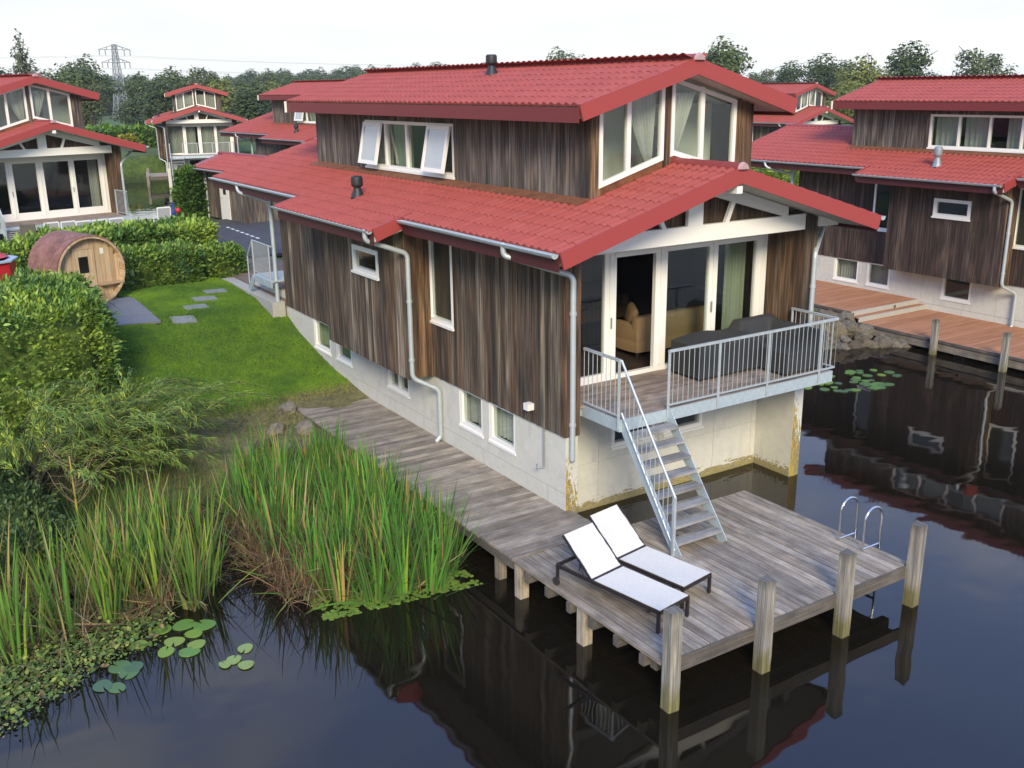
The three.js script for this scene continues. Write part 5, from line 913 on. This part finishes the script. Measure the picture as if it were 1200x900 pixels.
R = rng(515);
{ // short lawn grass
  const tuft = mergeGeometries([0, 1, 2, 3, 4].map((k) => { const g = bladeGeo(0.055, 0.012, 0.5, 2); g.rotateY(k * 1.3); g.translate(Math.cos(k * 2.4) * 0.018, 0, Math.sin(k * 2.4) * 0.018); return g; }).map((g) => strip(g)));
  const L = scatter('lawn_grass', tuft, M.leafSoft, 90000, () => {
    const x = rr(-6.6, -0.02), z = rr(-18, -7.2); if (x > -0.45 && z < -13.1) return null; if (x > -4.8 && x < -3.4 && z > -16.6 && z < -12.95) return null; if (x > -1.8 && z > -8.4) return null;
    if (x < -5.3 && z < -9.3 && z > -13.2) return null;
    const edge = -8.75 + 0.55 * fbm(x * 0.8, z * 0.8, 3.3) - 0.1 * Math.abs(x + 2.6), dry = sstep(edge - 0.3, edge + 0.5, z); if (R() < dry * 0.85) return null;
    const y = ground(x, z); dummy.position.set(x, y - 0.004, z); dummy.rotation.set(rr(-0.3, 0.3), rr(0, 6.28), rr(-0.3, 0.3)); const s = rr(0.6, 1.15); dummy.scale.set(s, s * rr(0.7, 1.1), s);
    const n = fbm(x * 0.7, z * 0.7, 8.8, 3), m = 1.5 * fbm(x * 3.1, z * 3.1, 1.8, 3), c = [lerp(0.085, 0.18, clamp(0.5 + n * 1.6 + m * 0.5)), lerp(0.18, 0.33, clamp(0.5 + n * 1.4 + m * 0.5)), 0.028];
    return vary(c.map((v, i) => lerp(v, [0.3, 0.24, 0.11][i], dry * 0.8)), 0.25);
  }, scene); L.name = 'lawn_grass'; tag(L, 'short green lawn grass beside the main house', 'grass', null, 'stuff');
  const B = scatter('bank_grass', bladeGeo(0.3, 0.012, 0.7, 4), M.leafSoft, 15000, () => {
    const x = rr(-9.6, -1.85), z = rr(-9, -3); if (x < -5.2 && z < -8.6) return null; const edge = fbm(x, z, 5.5, 3); const open = x > -4.6 && z < -5.2 && z > -8.6; if (open && R() < 0.93) return null;
    dummy.position.set(x, Math.max(0, ground(x, z)) - 0.01, z); dummy.rotation.set(rr(-0.5, 0.5), rr(0, 6.28), rr(-0.5, 0.5)); dummy.scale.setScalar(rr(0.4, 1.1)); return vary(R() < 0.25 ? [0.22, 0.16, 0.06] : [0.09 + 0.05 * edge, 0.17, 0.03], 0.3);
  }, scene); tag(B, 'rough grass and herbs on the pond bank', 'grass', null, 'stuff');
}
{ // reeds: green blades, broken brown stalks between them
  const kinds = [bladeGeo(1.75, 0.045, 0.12), bladeGeo(1.6, 0.04, 0.32), bladeGeo(1.5, 0.046, 0.7, 8), bladeGeo(1.95, 0.04, 0.2)];
  // clumps: blades fan out from a shared foot
  const clumps = []; R = rng(606);
  for (let i = 0; i < 400 && clumps.length < 26; i++) { const x = rr(-8.8, -4.9), z = rr(-3.7, -1.0), edge = -1.0 - 0.3 * sstep(-7.8, -6.8, x) - 1.1 * sstep(-6.2, -5.2, x); if (z > edge || clumps.some((c) => Math.hypot(c[0] - x, c[1] - z) < 0.38)) continue; clumps.push([x, z, rr(0.12, 0.28), rr(0.66, 1.02), 1]); }
  for (let i = 0; i < 900 && clumps.length < 84; i++) { const x = rr(-4.5, -1.95), z = rr(-5.4, 0.1), lim = 0.1 - 0.3 * Math.max(0, -3.1 - x); if (z > lim || (x < -3.3 && z > -3.0 && R() < 0.8) || (z < -3.8 && x < -2.7 && R() < 0.75) || clumps.some((c) => Math.hypot(c[0] - x, c[1] - z) < 0.3)) continue; clumps.push([x, z, rr(0.14, 0.3), rr(0.72, 1.0), 2]); }
  const reed = (k, geo, n, seed) => { R = rng(seed); return scatter('reeds', geo, M.leafSoft, n, () => {
    const [cx, cz, cr, ch, w] = clumps[Math.floor(Math.pow(R(), 0.85) * clumps.length)], a = rr(0, 6.28), q = Math.sqrt(R()), x = Math.min(cx + Math.cos(a) * q * cr, -1.8), z = cz + Math.sin(a) * q * cr;
    const lean = 0.03 + 0.13 * q + (R() < 0.12 ? rr(0.2, 0.9) : 0), dir = a + rr(-0.5, 0.5);
    dummy.position.set(x, Math.max(ground(x, z), -0.15), z); dummy.rotation.set(0, 0, 0); dummy.quaternion.setFromAxisAngle(new THREE.Vector3(Math.sin(dir), 0, -Math.cos(dir)).normalize(), lean); dummy.rotateY(-dir + rr(-0.6, 0.6)); const s = ch * (R() < 0.25 ? rr(0.3, 0.6) : rr(0.6, 1.08)) * lerp(0.68, 1, sstep(-4.5, -2.2, z)); dummy.scale.set(s * 0.7, s, s * rr(0.9, 1.3));
    const t = R(); return vary(t < 0.12 ? [0.34, 0.26, 0.1] : t < (w === 1 ? 0.36 : 0.2) ? [0.27, 0.35, 0.045] : t > 0.78 ? [0.07, 0.15, 0.025] : w === 2 ? [0.1, 0.26, 0.035] : [0.12, 0.25, 0.035], 0.3);
  }, scene); };
  const geoAll = kinds; const names = ['upright green reeds along the pond edge', 'leaning green reeds along the pond edge', 'arching reed blades along the pond edge', 'tallest reed blades along the pond edge'];
  geoAll.forEach((g, k) => { const m = reed(k, g, [2000, 1500, 500, 1500][k], 600 + k); m.name = numbered('reeds'); tag(m, names[k], 'reeds', 'reed bed', 'stuff'); });
  R = rng(777);
  const dead = scatter('dead_reeds', bladeGeo(0.8, 0.016, 0.5, 4), M.leafSoft, 6200, () => { const a = R(); let x, z; if (a < 0.36) { x = -3.95 + rr(-1, 1) * 0.95; z = -1.85 + rr(-1, 1) * 1.4; } else { x = rr(-8.7, -2.0); z = rr(-4.2, -0.6); if (x > -4.6 && R() < 0.5) return null; if (x < -4.6 && z > -1.2 - 1.1 * sstep(-6.2, -5.2, x)) return null; } dummy.position.set(x, Math.max(0.02, ground(x, z)) + rr(0, 0.25), z); dummy.rotation.set(rr(-1.5, 1.5), rr(0, 6.28), rr(-1.5, 1.5)); dummy.scale.setScalar(rr(0.5, 1.1)); return vary(pick([[0.17, 0.09, 0.05], [0.24, 0.15, 0.08], [0.11, 0.06, 0.035], [0.3, 0.23, 0.12], [0.16, 0.18, 0.05], [0.07, 0.04, 0.025]]), 0.2); }, scene);
  dead.name = 'dead_reeds'; tag(dead, 'brown broken reed stalks between the green clumps', 'reeds', null, 'stuff');
}
R = rng(888);
{ // arching fine-leaved shrub on the bank
  const S = thing('arching_shrub', 'arching yellow green shrub with fine drooping twigs left of the reeds', 'shrub', null, [-6.6, 0.5, -6.4]);
  const stems = [], tips = [];
  for (let i = 0; i < 230; i++) {
    const a = rr(-2.6, 2.0), L = rr(1.2, 2.6), up = rr(0.6, 1.9), bx0 = rr(-1.2, 1.3), bz0 = rr(-0.9, 0.8);
    const wind = 0.55, c = new THREE.QuadraticBezierCurve3(new THREE.Vector3(bx0, 0, bz0), new THREE.Vector3(bx0 + Math.cos(a) * L * 0.35 + wind * 0.3, up * 1.25, bz0 + Math.sin(a) * L * 0.35), new THREE.Vector3(bx0 + Math.cos(a) * L * 0.8 + wind, up * 0.85, bz0 + Math.sin(a) * L * 0.8));
    stems.push(new THREE.TubeGeometry(c, 6, 0.006, 3)); for (let k = 0; k < 70; k++) { const t = 0.3 + 0.7 * R(), p = c.getPoint(t), d = c.getTangent(t); tips.push([p, d, t]); }
  }
  joined('stem', stems, M.bark, S, 'stuff');
  scatter('foliage', leafGeo(0.11, 0.016, 0.2, 0.3), M.leafSoft, tips.length, (i) => { const [p, d, t] = tips[i]; dummy.position.copy(p).add(new THREE.Vector3(rr(-1, 1), rr(-1, 1), rr(-1, 1)).multiplyScalar(0.045)); dummy.quaternion.setFromUnitVectors(new THREE.Vector3(1, 0, 0), d.clone().add(new THREE.Vector3(rr(-1, 1), rr(-0.8, 0.6), rr(-1, 1)).multiplyScalar(0.55)).normalize()); dummy.scale.setScalar(rr(0.8, 1.7)); return vary(R() < 0.28 ? [0.34, 0.38, 0.05] : [0.15, 0.25, 0.04], 0.28); }, S);
  const Y = thing('bare_sapling', 'sparse sapling with yellow stem and bare twigs in front of the arching shrub', 'sapling', null, [-7.0, 0.45, -5.1]);
  const tw = []; for (let i = 0; i < 34; i++) { const a = rr(0, 6.28), h = rr(0.15, 1.05), l = rr(0.25, 0.75), e = new THREE.Vector3(Math.cos(a) * l * rr(0.5, 1), h + l * rr(0.4, 1.1), Math.sin(a) * l * rr(0.5, 1)); tw.push(new THREE.TubeGeometry(new THREE.QuadraticBezierCurve3(new THREE.Vector3(0, h, 0), new THREE.Vector3(Math.cos(a) * l * 0.5, h + l * 0.2, Math.sin(a) * l * 0.5), e), 4, 0.0045, 3)); const b = a + rr(-1, 1), f = e.clone().add(new THREE.Vector3(Math.cos(b) * 0.25, rr(0, 0.25), Math.sin(b) * 0.25)); tw.push(rod(e.toArray(), f.toArray(), 0.004, 3, 0.002)); }
  mesh('stem', rod([0, -0.2, 0], [0, 1.1, 0], 0.022, 7, 0.01), std([0.4, 0.3, 0.06], 0.8), Y); joined('twigs', tw, std([0.28, 0.22, 0.12], 0.9), Y, 'stuff');
}
hedge('ground_shrub', 'dark green low shrub in the lower left behind the reeds', [-9.8, -7.4, 0.1, 1.0, -7.6, -3.2], { n: 17000, leaf: leafGeo(0.085, 0.04), bright: [0.14, 0.2, 0.045], deep: [0.03, 0.07, 0.018], round: 0.5, rough: 0.3, category: 'shrub', group: null });
R = rng(999);
{ // water plants
  const mat = scatter('water_weed', leafGeo(0.05, 0.035, 0.1, 0.1), M.leafSoft, 15000, () => { const x = rr(-9.6, -6.4), z = rr(-2.2, 0.6); const d = z + 0.55 * (x + 8.2) - 0.25 * fbm(x * 2, z * 2, 1, 3) * 2; if (d > 0.05 || x > -6.6 + R()) return null; if (R() < sstep(-0.5, 0.05, d) * 0.7) return null; dummy.position.set(x, 0.01 + Math.pow(R(), 2) * 0.16, z); dummy.rotation.set(rr(-0.4, 0.4), rr(0, 6.28), rr(-0.4, 0.6)); dummy.scale.setScalar(R() < 0.7 ? rr(0.35, 0.9) : rr(0.9, 2.0)); return vary(R() < 0.35 ? [0.24, 0.28, 0.06] : R() < 0.2 ? [0.2, 0.14, 0.06] : [0.1, 0.17, 0.035], 0.35); }, scene); mat.name = 'water_weed'; tag(mat, 'small leaved water weed floating in the lower left corner', 'water plants', null, 'stuff');
  const duck = scatter('duckweed', new THREE.CircleGeometry(0.03, 6).rotateX(-Math.PI / 2), M.leafSoft, 2600, () => { const x = rr(-4.5, -1.95), z = rr(-1.0, 0.55), d = z - 0.25 - 0.12 * fbm(x * 3, z * 3, 6) - 0.12 * (x + 3); if (d > 0.05 || fbm(x * 2.5, z * 2.5, 2.2, 3) < -0.12) return null; dummy.position.set(x, 0.006 + R() * 0.006, z); dummy.rotation.set(rr(-0.12, 0.12), rr(0, 6.28), rr(-0.12, 0.12)); dummy.scale.setScalar(rr(0.6, 1.5)); return vary([0.16, 0.26, 0.03], 0.25); }, scene); duck.name = 'duckweed'; tag(duck, 'bright green floating leaves at the foot of the right reeds', 'water plants', null, 'stuff');
  const pads = [0, 1, 2].map((k) => { const o = [], n = 22; for (let i = 0; i <= n; i++) { const a = 0.16 + (2 * Math.PI - 0.32) * i / n; const r = 1 + 0.05 * Math.sin(a * 3 + k * 2); o.push([Math.cos(a) * r * (k === 1 ? 0.85 : 1), Math.sin(a) * r]); } o.push([0.15, 0]); const g = poly(o, 0.012); g.rotateX(-Math.PI / 2); return g; });
  const padMat = [[0.11, 0.22, 0.045], [0.16, 0.26, 0.04], [0.075, 0.15, 0.05], [0.2, 0.28, 0.06], [0.06, 0.12, 0.06]].map((c) => std(c, 0.35));
  const pad = (x, z, s, m, l, g) => { const o = single('lily_pad', pads[Math.floor(R() * 3)], padMat[m], l, 'lily pad', g, [x, 0.004 + R() * 0.005, z], rr(0, 6.28)); o.scale.set(s, 1, s * rr(0.8, 1)); o.rotation.x = rr(-0.025, 0.025); };
  for (const [x, z, s, m] of [[-6.62, -1.0, 0.16, 1], [-6.3, -0.95, 0.17, 0], [-6.05, -0.78, 0.19, 0], [-6.25, -0.62, 0.15, 1], [-6.55, -0.55, 0.15, 3], [-6.72, -0.35, 0.14, 1], [-6.45, -0.15, 0.15, 0], [-6.3, -0.3, 0.13, 3], [-7.35, -0.3, 0.16, 2], [-7.2, -0.2, 0.15, 4], [-7.28, -0.08, 0.15, 2], [-7.65, 0.05, 0.15, 4], [-7.5, 0.2, 0.13, 2], [-7.0, -0.75, 0.13, 3]]) pad(x, z, s, m, 'lily pad floating in front of the left reeds', 'lily pads in front of the left reeds');
  for (const [x, z, s, l] of [[-6.12, 0.45, 0.1, 'pale small lily pad farthest out on the open water'], [-5.98, 0.4, 0.11, 'pale lily pad beside the one farthest out'], [-5.75, 0.2, 0.12, 'single pale lily pad near the gap in the reeds'], [-5.88, 0.62, 0.11, 'whitish lily pad alone on the open water']]) pad(x, z, s, 3, l, 'stray lily pads on open water');
  for (let i = 0; i < 42; i++) { const a = rr(0, 6.28), r = Math.sqrt(R()); pad(12.2 + Math.cos(a) * r * 1.75 + 0.25 * Math.sin(a) * r, -3.75 + Math.sin(a) * r * 0.8, rr(0.09, 0.18), pick([0, 1, 0, 2, 2, 4]), 'lily pad in the patch between the balcony and the boardwalk', 'lily pads in the patch before the boardwalk'); }
}
hedge('bank_plant', 'bright green plants on the rocks below the boardwalk', [14.0, 15.4, 0.35, 0.62, -8.1, -7.4], { n: 1500, leaf: leafGeo(0.1, 0.04), bright: [0.25, 0.38, 0.04], round: 0.3, category: 'plant', group: null });

// ------------------------------------------------------------------ trees
R = rng(1234);
function crownGeo(seed, blobs, n, size, cols, hollow = 0.45) { // leaf clumps spread through several lobes; blobs [x, y, z, rx, ry, rz] in a unit tree of height 1
  const r = rng(seed), P = [], N = [], C = [], wts = blobs.map((b) => b[3] * b[4] * b[5]), tot = wts.reduce((a, b) => a + b, 0);
  for (let i = 0; i < n; i++) {
    let t = r() * tot, k = 0; while (k < blobs.length - 1 && (t -= wts[k]) > 0) k++; const b = blobs[k];
    const d = new THREE.Vector3(r() * 2 - 1, r() * 2 - 1, r() * 2 - 1); if (d.lengthSq() > 1 || d.lengthSq() < 1e-3) { i--; continue; } const rad0 = lerp(hollow, 1, Math.pow(r(), 0.55)); d.setLength(rad0 * (1 + 0.3 * noise.noise(d.x * 3 + seed, d.y * 3, d.z * 3)));
    const c = new THREE.Vector3(b[0] + d.x * b[3], b[1] + d.y * b[4], b[2] + d.z * b[5]); if (c.y < 0.08) c.y = 0.08 + r() * 0.1;
    const s = size * (0.5 + r()), n1 = d.clone().normalize().add(new THREE.Vector3(r() - 0.5, r() - 0.1, r() - 0.5).multiplyScalar(1.3)).normalize(), u = new THREE.Vector3(r() - 0.5, r() - 0.5, r() - 0.5).cross(n1).normalize(), v = n1.clone().cross(u);
    const col = cols[Math.floor(r() * cols.length)], f = 0.75 + 0.5 * r();
    const q = [c.clone().addScaledVector(u, -s * (0.6 + 0.6 * r())), c.clone().addScaledVector(v, -s * (0.4 + 0.5 * r())).addScaledVector(n1, s * 0.2), c.clone().addScaledVector(u, s * (0.6 + 0.6 * r())), c.clone().addScaledVector(v, s * (0.4 + 0.5 * r())).addScaledVector(n1, -s * 0.15)];
    for (const w of [q[0], q[1], q[2], q[0], q[2], q[3]]) { P.push(w.x, w.y, w.z); C.push(col[0] * f, col[1] * f, col[2] * f); }
  }
  const g = new THREE.BufferGeometry(); g.setAttribute('position', new THREE.Float32BufferAttribute(P, 3)); g.setAttribute('color', new THREE.Float32BufferAttribute(C, 3)); g.computeVertexNormals(); return g;
}
M.crown = new THREE.MeshPhysicalMaterial({ vertexColors: true, roughness: 0.85, transmission: 0.15, thickness: 0, ior: 1.3 });
function trunkGeo(seed, spread = 0.2, n = 7) { const r = rng(seed), g = [rod([0, -0.03, 0], [0.01, 0.55, 0.01], 0.022, 7, 0.012), rod([0.01, 0.55, 0.01], [0, 0.92, 0], 0.012, 5, 0.003)]; for (let i = 0; i < n; i++) { const a = r() * 6.28, y = 0.25 + 0.5 * i / n; g.push(rod([0, y, 0], [Math.cos(a) * spread * (0.6 + r()), y + 0.15 + 0.15 * r(), Math.sin(a) * spread * (0.6 + r())], 0.008, 4, 0.003)); } return mergeGeometries(g.map(strip)); }
const G1 = [[0.072, 0.112, 0.036], [0.094, 0.137, 0.043], [0.058, 0.094, 0.032], [0.108, 0.144, 0.047]], G2 = [[0.050, 0.083, 0.032], [0.065, 0.101, 0.036], [0.040, 0.068, 0.029]], G3 = [[0.158, 0.180, 0.043], [0.194, 0.209, 0.047], [0.122, 0.151, 0.040]], G4 = [[0.115, 0.133, 0.079], [0.137, 0.155, 0.090], [0.094, 0.115, 0.065]];
const lobes = (seed, n, w, y0, y1, rr0) => { const r = rng(seed), o = [[0, (y0 + y1) / 2, 0, w * 0.8, (y1 - y0) * 0.42, w * 0.8]]; for (let i = 0; i < n; i++) { const a = r() * 6.28, t = r(), y = lerp(y0, y1, t), q = w * Math.sin(Math.PI * clamp(0.15 + 0.8 * t)) * (0.5 + 0.5 * r()); o.push([Math.cos(a) * q, y, Math.sin(a) * q, rr0 * (0.7 + 0.6 * r()), rr0 * (0.6 + 0.5 * r()), rr0 * (0.7 + 0.6 * r())]); } return o; };
const KIND = {
  round: { crown: crownGeo(1, lobes(1, 12, 0.3, 0.25, 0.88, 0.17), 5200, 0.019, G1), trunk: trunkGeo(1) },
  dark: { crown: crownGeo(2, lobes(2, 11, 0.28, 0.2, 0.9, 0.16), 5200, 0.019, G2), trunk: trunkGeo(2) },
  willow: { crown: crownGeo(3, lobes(3, 14, 0.34, 0.2, 0.86, 0.18), 5200, 0.019, G3), trunk: trunkGeo(3) },
  sparse: { crown: crownGeo(4, [[0, 0.35, 0, 0.2, 0.25, 0.2], [0.02, 0.55, 0.02, 0.15, 0.2, 0.15], [0, 0.75, 0, 0.08, 0.16, 0.08], [-0.1, 0.45, 0.05, 0.1, 0.12, 0.1], [0.12, 0.4, 0, 0.1, 0.13, 0.1], [0.0, 0.9, 0, 0.035, 0.1, 0.035]], 7000, 0.013, G4, 0.1), trunk: trunkGeo(4, 0.1, 12) },
  open: { crown: crownGeo(5, lobes(5, 9, 0.3, 0.4, 0.9, 0.12), 3200, 0.016, G1.concat(G4), 0.2), trunk: trunkGeo(5, 0.16, 10) },
};
// place trees along sight lines: column and top row in the 1200 x 900 photograph, and metres away
function ray(u, v) { const d = new THREE.Vector3((u / 600 - 1), 1 - v / 450, 0.5).unproject(camera).sub(camera.position); return d.divideScalar(Math.hypot(d.x, d.z)); }
camera.aspect = 4 / 3; camera.updateProjectionMatrix();
function spot(u, v, dist) { return ray(u, v).multiplyScalar(dist).add(camera.position); }
const kindLabel = { round: 'round green tree', dark: 'dark dense tree', willow: 'yellow green willow like tree', sparse: 'thin see-through tree', open: 'airy open crowned tree' };
function tree(kind, u, v, dist, wide, where) {
  const top = spot(u, v, dist), y0 = ground(top.x, top.z), h = top.y - y0 + 0.3, t = thing('tree', `${kindLabel[kind]} ${where}`, 'tree', 'trees beyond the houses', [top.x, y0, top.z], R() * 6.28);
  const s = mesh('trunk', KIND[kind].trunk, M.bark, t), c = mesh('crown', KIND[kind].crown, M.crown, t); for (const m of [s, c]) m.scale.set(h * wide, h, h * wide);
  return t;
}
[['sparse', 20, 36, 120, 1, 'standing tallest at the far left'], ['dark', 2, 84, 130, 1.2, 'at the left edge above the roof'], ['round', 52, 84, 150, 1.3, 'right of the tall thin one'], ['round', 97, 66, 185, 1.25, 'left of the pylon, rising above its neighbours'], ['dark', 72, 86, 200, 1.4, 'between the roof peak and the high round tree'], ['open', 104, 94, 150, 1.2, 'just left of the pylon foot'], ['round', 168, 86, 215, 1.3, 'just right of the pylon'], ['dark', 186, 98, 150, 1.5, 'darkest one left of the far house roof'], ['willow', 166, 106, 175, 1.2, 'low beside the pylon foot'], ['round', 205, 80, 190, 1.3, 'above the far house'], ['open', 238, 74, 165, 1.1, 'with bare tips above the far house'], ['willow', 262, 88, 130, 1.3, 'right of the far house gable'], ['dark', 292, 102, 118, 1.6, 'dark mass between the far house and the roof behind'], ['round', 278, 94, 150, 1.4, 'behind the dark mass near the roof'], ['willow', 322, 92, 170, 1.3, 'yellowish above the roof behind the main house'], ['round', 655, 57, 250, 1.3, 'of which only the tip shows over the main ridge'], ['round', 843, 46, 150, 1.15, 'tall one right of the main roof peak'], ['open', 893, 78, 210, 1.3, 'small one left of the far red gable'], ['dark', 925, 74, 190, 1.3, 'behind the far red gable, left one'], ['dark', 962, 66, 165, 1.2, 'behind the far red gable, tallest one'], ['dark', 992, 74, 160, 1.2, 'just left of the pale willow'], ['willow', 1022, 60, 135, 1.1, 'left above the right house roof'], ['dark', 1064, 52, 150, 1.25, 'dense crown above the middle of the right roof'], ['round', 1092, 84, 180, 1.3, 'low tip beside the dense crown'], ['open', 1150, 52, 155, 1.25, 'wide crown above the right end of the roof'], ['willow', 1004, 92, 120, 1.2, 'low pale foliage left of the right roof']].forEach((a) => tree(...a));
{ // the far wood, one mass
  R = rng(4321); const geo = [KIND.round.crown, KIND.dark.crown];
  geo.forEach((g, k) => {
    const ms = []; for (let i = 0; i < 95; i++) { const u = lerp(-60, 720, R()), d = rr(300, 430), v = u > 280 ? lerp(82, 73, clamp((u - 280) / 250)) : lerp(90, 86, R()); const p = spot(u, v + rr(-2, 9), d), h = Math.max(6, p.y - 1); dummy.position.set(p.x, 0.6, p.z); dummy.rotation.set(0, R() * 6.28, 0); dummy.scale.set(h * rr(1, 1.5), h, h * rr(1, 1.5)); dummy.updateMatrix(); ms.push(dummy.matrix.clone()); }
    for (let i = 0; i < 60; i++) { const u = lerp(680, 1300, R()), d = rr(260, 400), p = spot(u, 90 + rr(0, 8), d), h = Math.max(5, p.y - 1); dummy.position.set(p.x, 0.6, p.z); dummy.rotation.set(0, R() * 6.28, 0); dummy.scale.set(h * 1.4, h, h * 1.4); dummy.updateMatrix(); ms.push(dummy.matrix.clone()); }
    for (let i = 0; i < 26; i++) { const u = lerp(70, 330, R()), d = rr(160, 280), p = spot(u, rr(100, 112), d), h = Math.max(4, p.y - 1); if (u > 92 && u < 165) continue; dummy.position.set(p.x, 0.8, p.z); dummy.rotation.set(0, R() * 6.28, 0); dummy.scale.set(h * 1.6, h, h * 1.6); dummy.updateMatrix(); ms.push(dummy.matrix.clone()); }
    const im = new THREE.InstancedMesh(g, M.crown, ms.length); ms.forEach((m, i) => im.setMatrixAt(i, m)); im.name = numbered('far_wood'); im.castShadow = im.receiveShadow = true; scene.add(im); tag(im, k ? 'dark trees of the far wood along the horizon' : 'green trees of the far wood along the horizon', 'wood', 'far wood', 'stuff');
  });
}
{ // pylon and wires
  const foot = spot(142, 124, 285), top = spot(133.5, 52, 285), y0 = 1.0, H = top.y - y0;
  const P = thing('power_pylon', 'grey lattice power pylon at the far left', 'pylon', null, [lerp(foot.x, top.x, 0.5), y0, lerp(foot.z, top.z, 0.5)], rad(12));
  const w = (t) => lerp(2.0, 0.42, Math.pow(t, 0.55)), g = [], n = 11, mat = std([0.3, 0.32, 0.34], 0.6, { metalness: 0.2 });
  for (let i = 0; i < n; i++) { const a = i / n, b = (i + 1) / n, wa = w(a), wb = w(b); for (const [s, t, s2, t2] of [[1, 1, 1, -1], [1, -1, -1, -1], [-1, -1, -1, 1], [-1, 1, 1, 1]]) { g.push(beam([s * wa, a * H, t * wa], [s * wb, b * H, t * wb], 0.16), beam([s * wa, a * H, t * wa], [s2 * wb, b * H, t2 * wb], 0.09), beam([s2 * wa, a * H, t2 * wa], [s * wb, b * H, t * wb], 0.09), beam([s * wb, b * H, t * wb], [s2 * wb, b * H, t2 * wb], 0.08)); } }
  joined('lattice_tower', g, mat, P);
  const arms = [[0.93, 4.1], [0.76, 3.7]];
  for (const [t, l] of arms) { const y = t * H, a = []; for (const z of [0.35, -0.35]) { a.push(beam([-l, y, z * 0.3], [l, y, z * 0.3], 0.15)); for (const s of [-1, 1]) a.push(beam([s * l, y, z * 0.2], [0, y + 1.2, z], 0.12), beam([s * l * 0.5, y, z * 0.3], [s * l * 0.5, y + 0.6, z * 0.6], 0.08)); } const A = joined('cross_arm', a, mat, P); for (const s of [-0.97, -0.6, 0.6, 0.97]) mesh('insulator', rod([s * l, y, 0], [s * l, y - 1.4, 0], 0.13, 6), mat, A); }
  const c = new THREE.Vector3(); const wire = [];
  let k = 0; for (const [t, l] of arms) for (const s of [-0.97, 0.97]) { const o = new THREE.Vector3(s * l * Math.cos(rad(12)), t * H - 1.4 + y0, -s * l * Math.sin(rad(12))).add(new THREE.Vector3(P.position.x, 0, P.position.z)); for (const dir of [-1, 1]) { const e = o.clone().add(new THREE.Vector3(dir * 230, 3, -dir * 60)); const cu = new THREE.QuadraticBezierCurve3(o, o.clone().lerp(e, 0.5).add(new THREE.Vector3(0, -6, 0)), e); k++; const m = mesh(numbered('power_line'), new THREE.TubeGeometry(cu, 16, 0.02, 4), mat, scene); tag(m, `thin power line of the pylon, ${t > 0.8 ? 'upper' : 'lower'} ${s < 0 ? 'left' : 'right'} arm, running ${dir < 0 ? 'left' : 'right'}`, 'power line', 'power lines of the pylon'); } }
}

scene.fog = new THREE.FogExp2(rgb(0.9, 0.95, 1.0), 0.0002);
renderer.render(scene, camera);
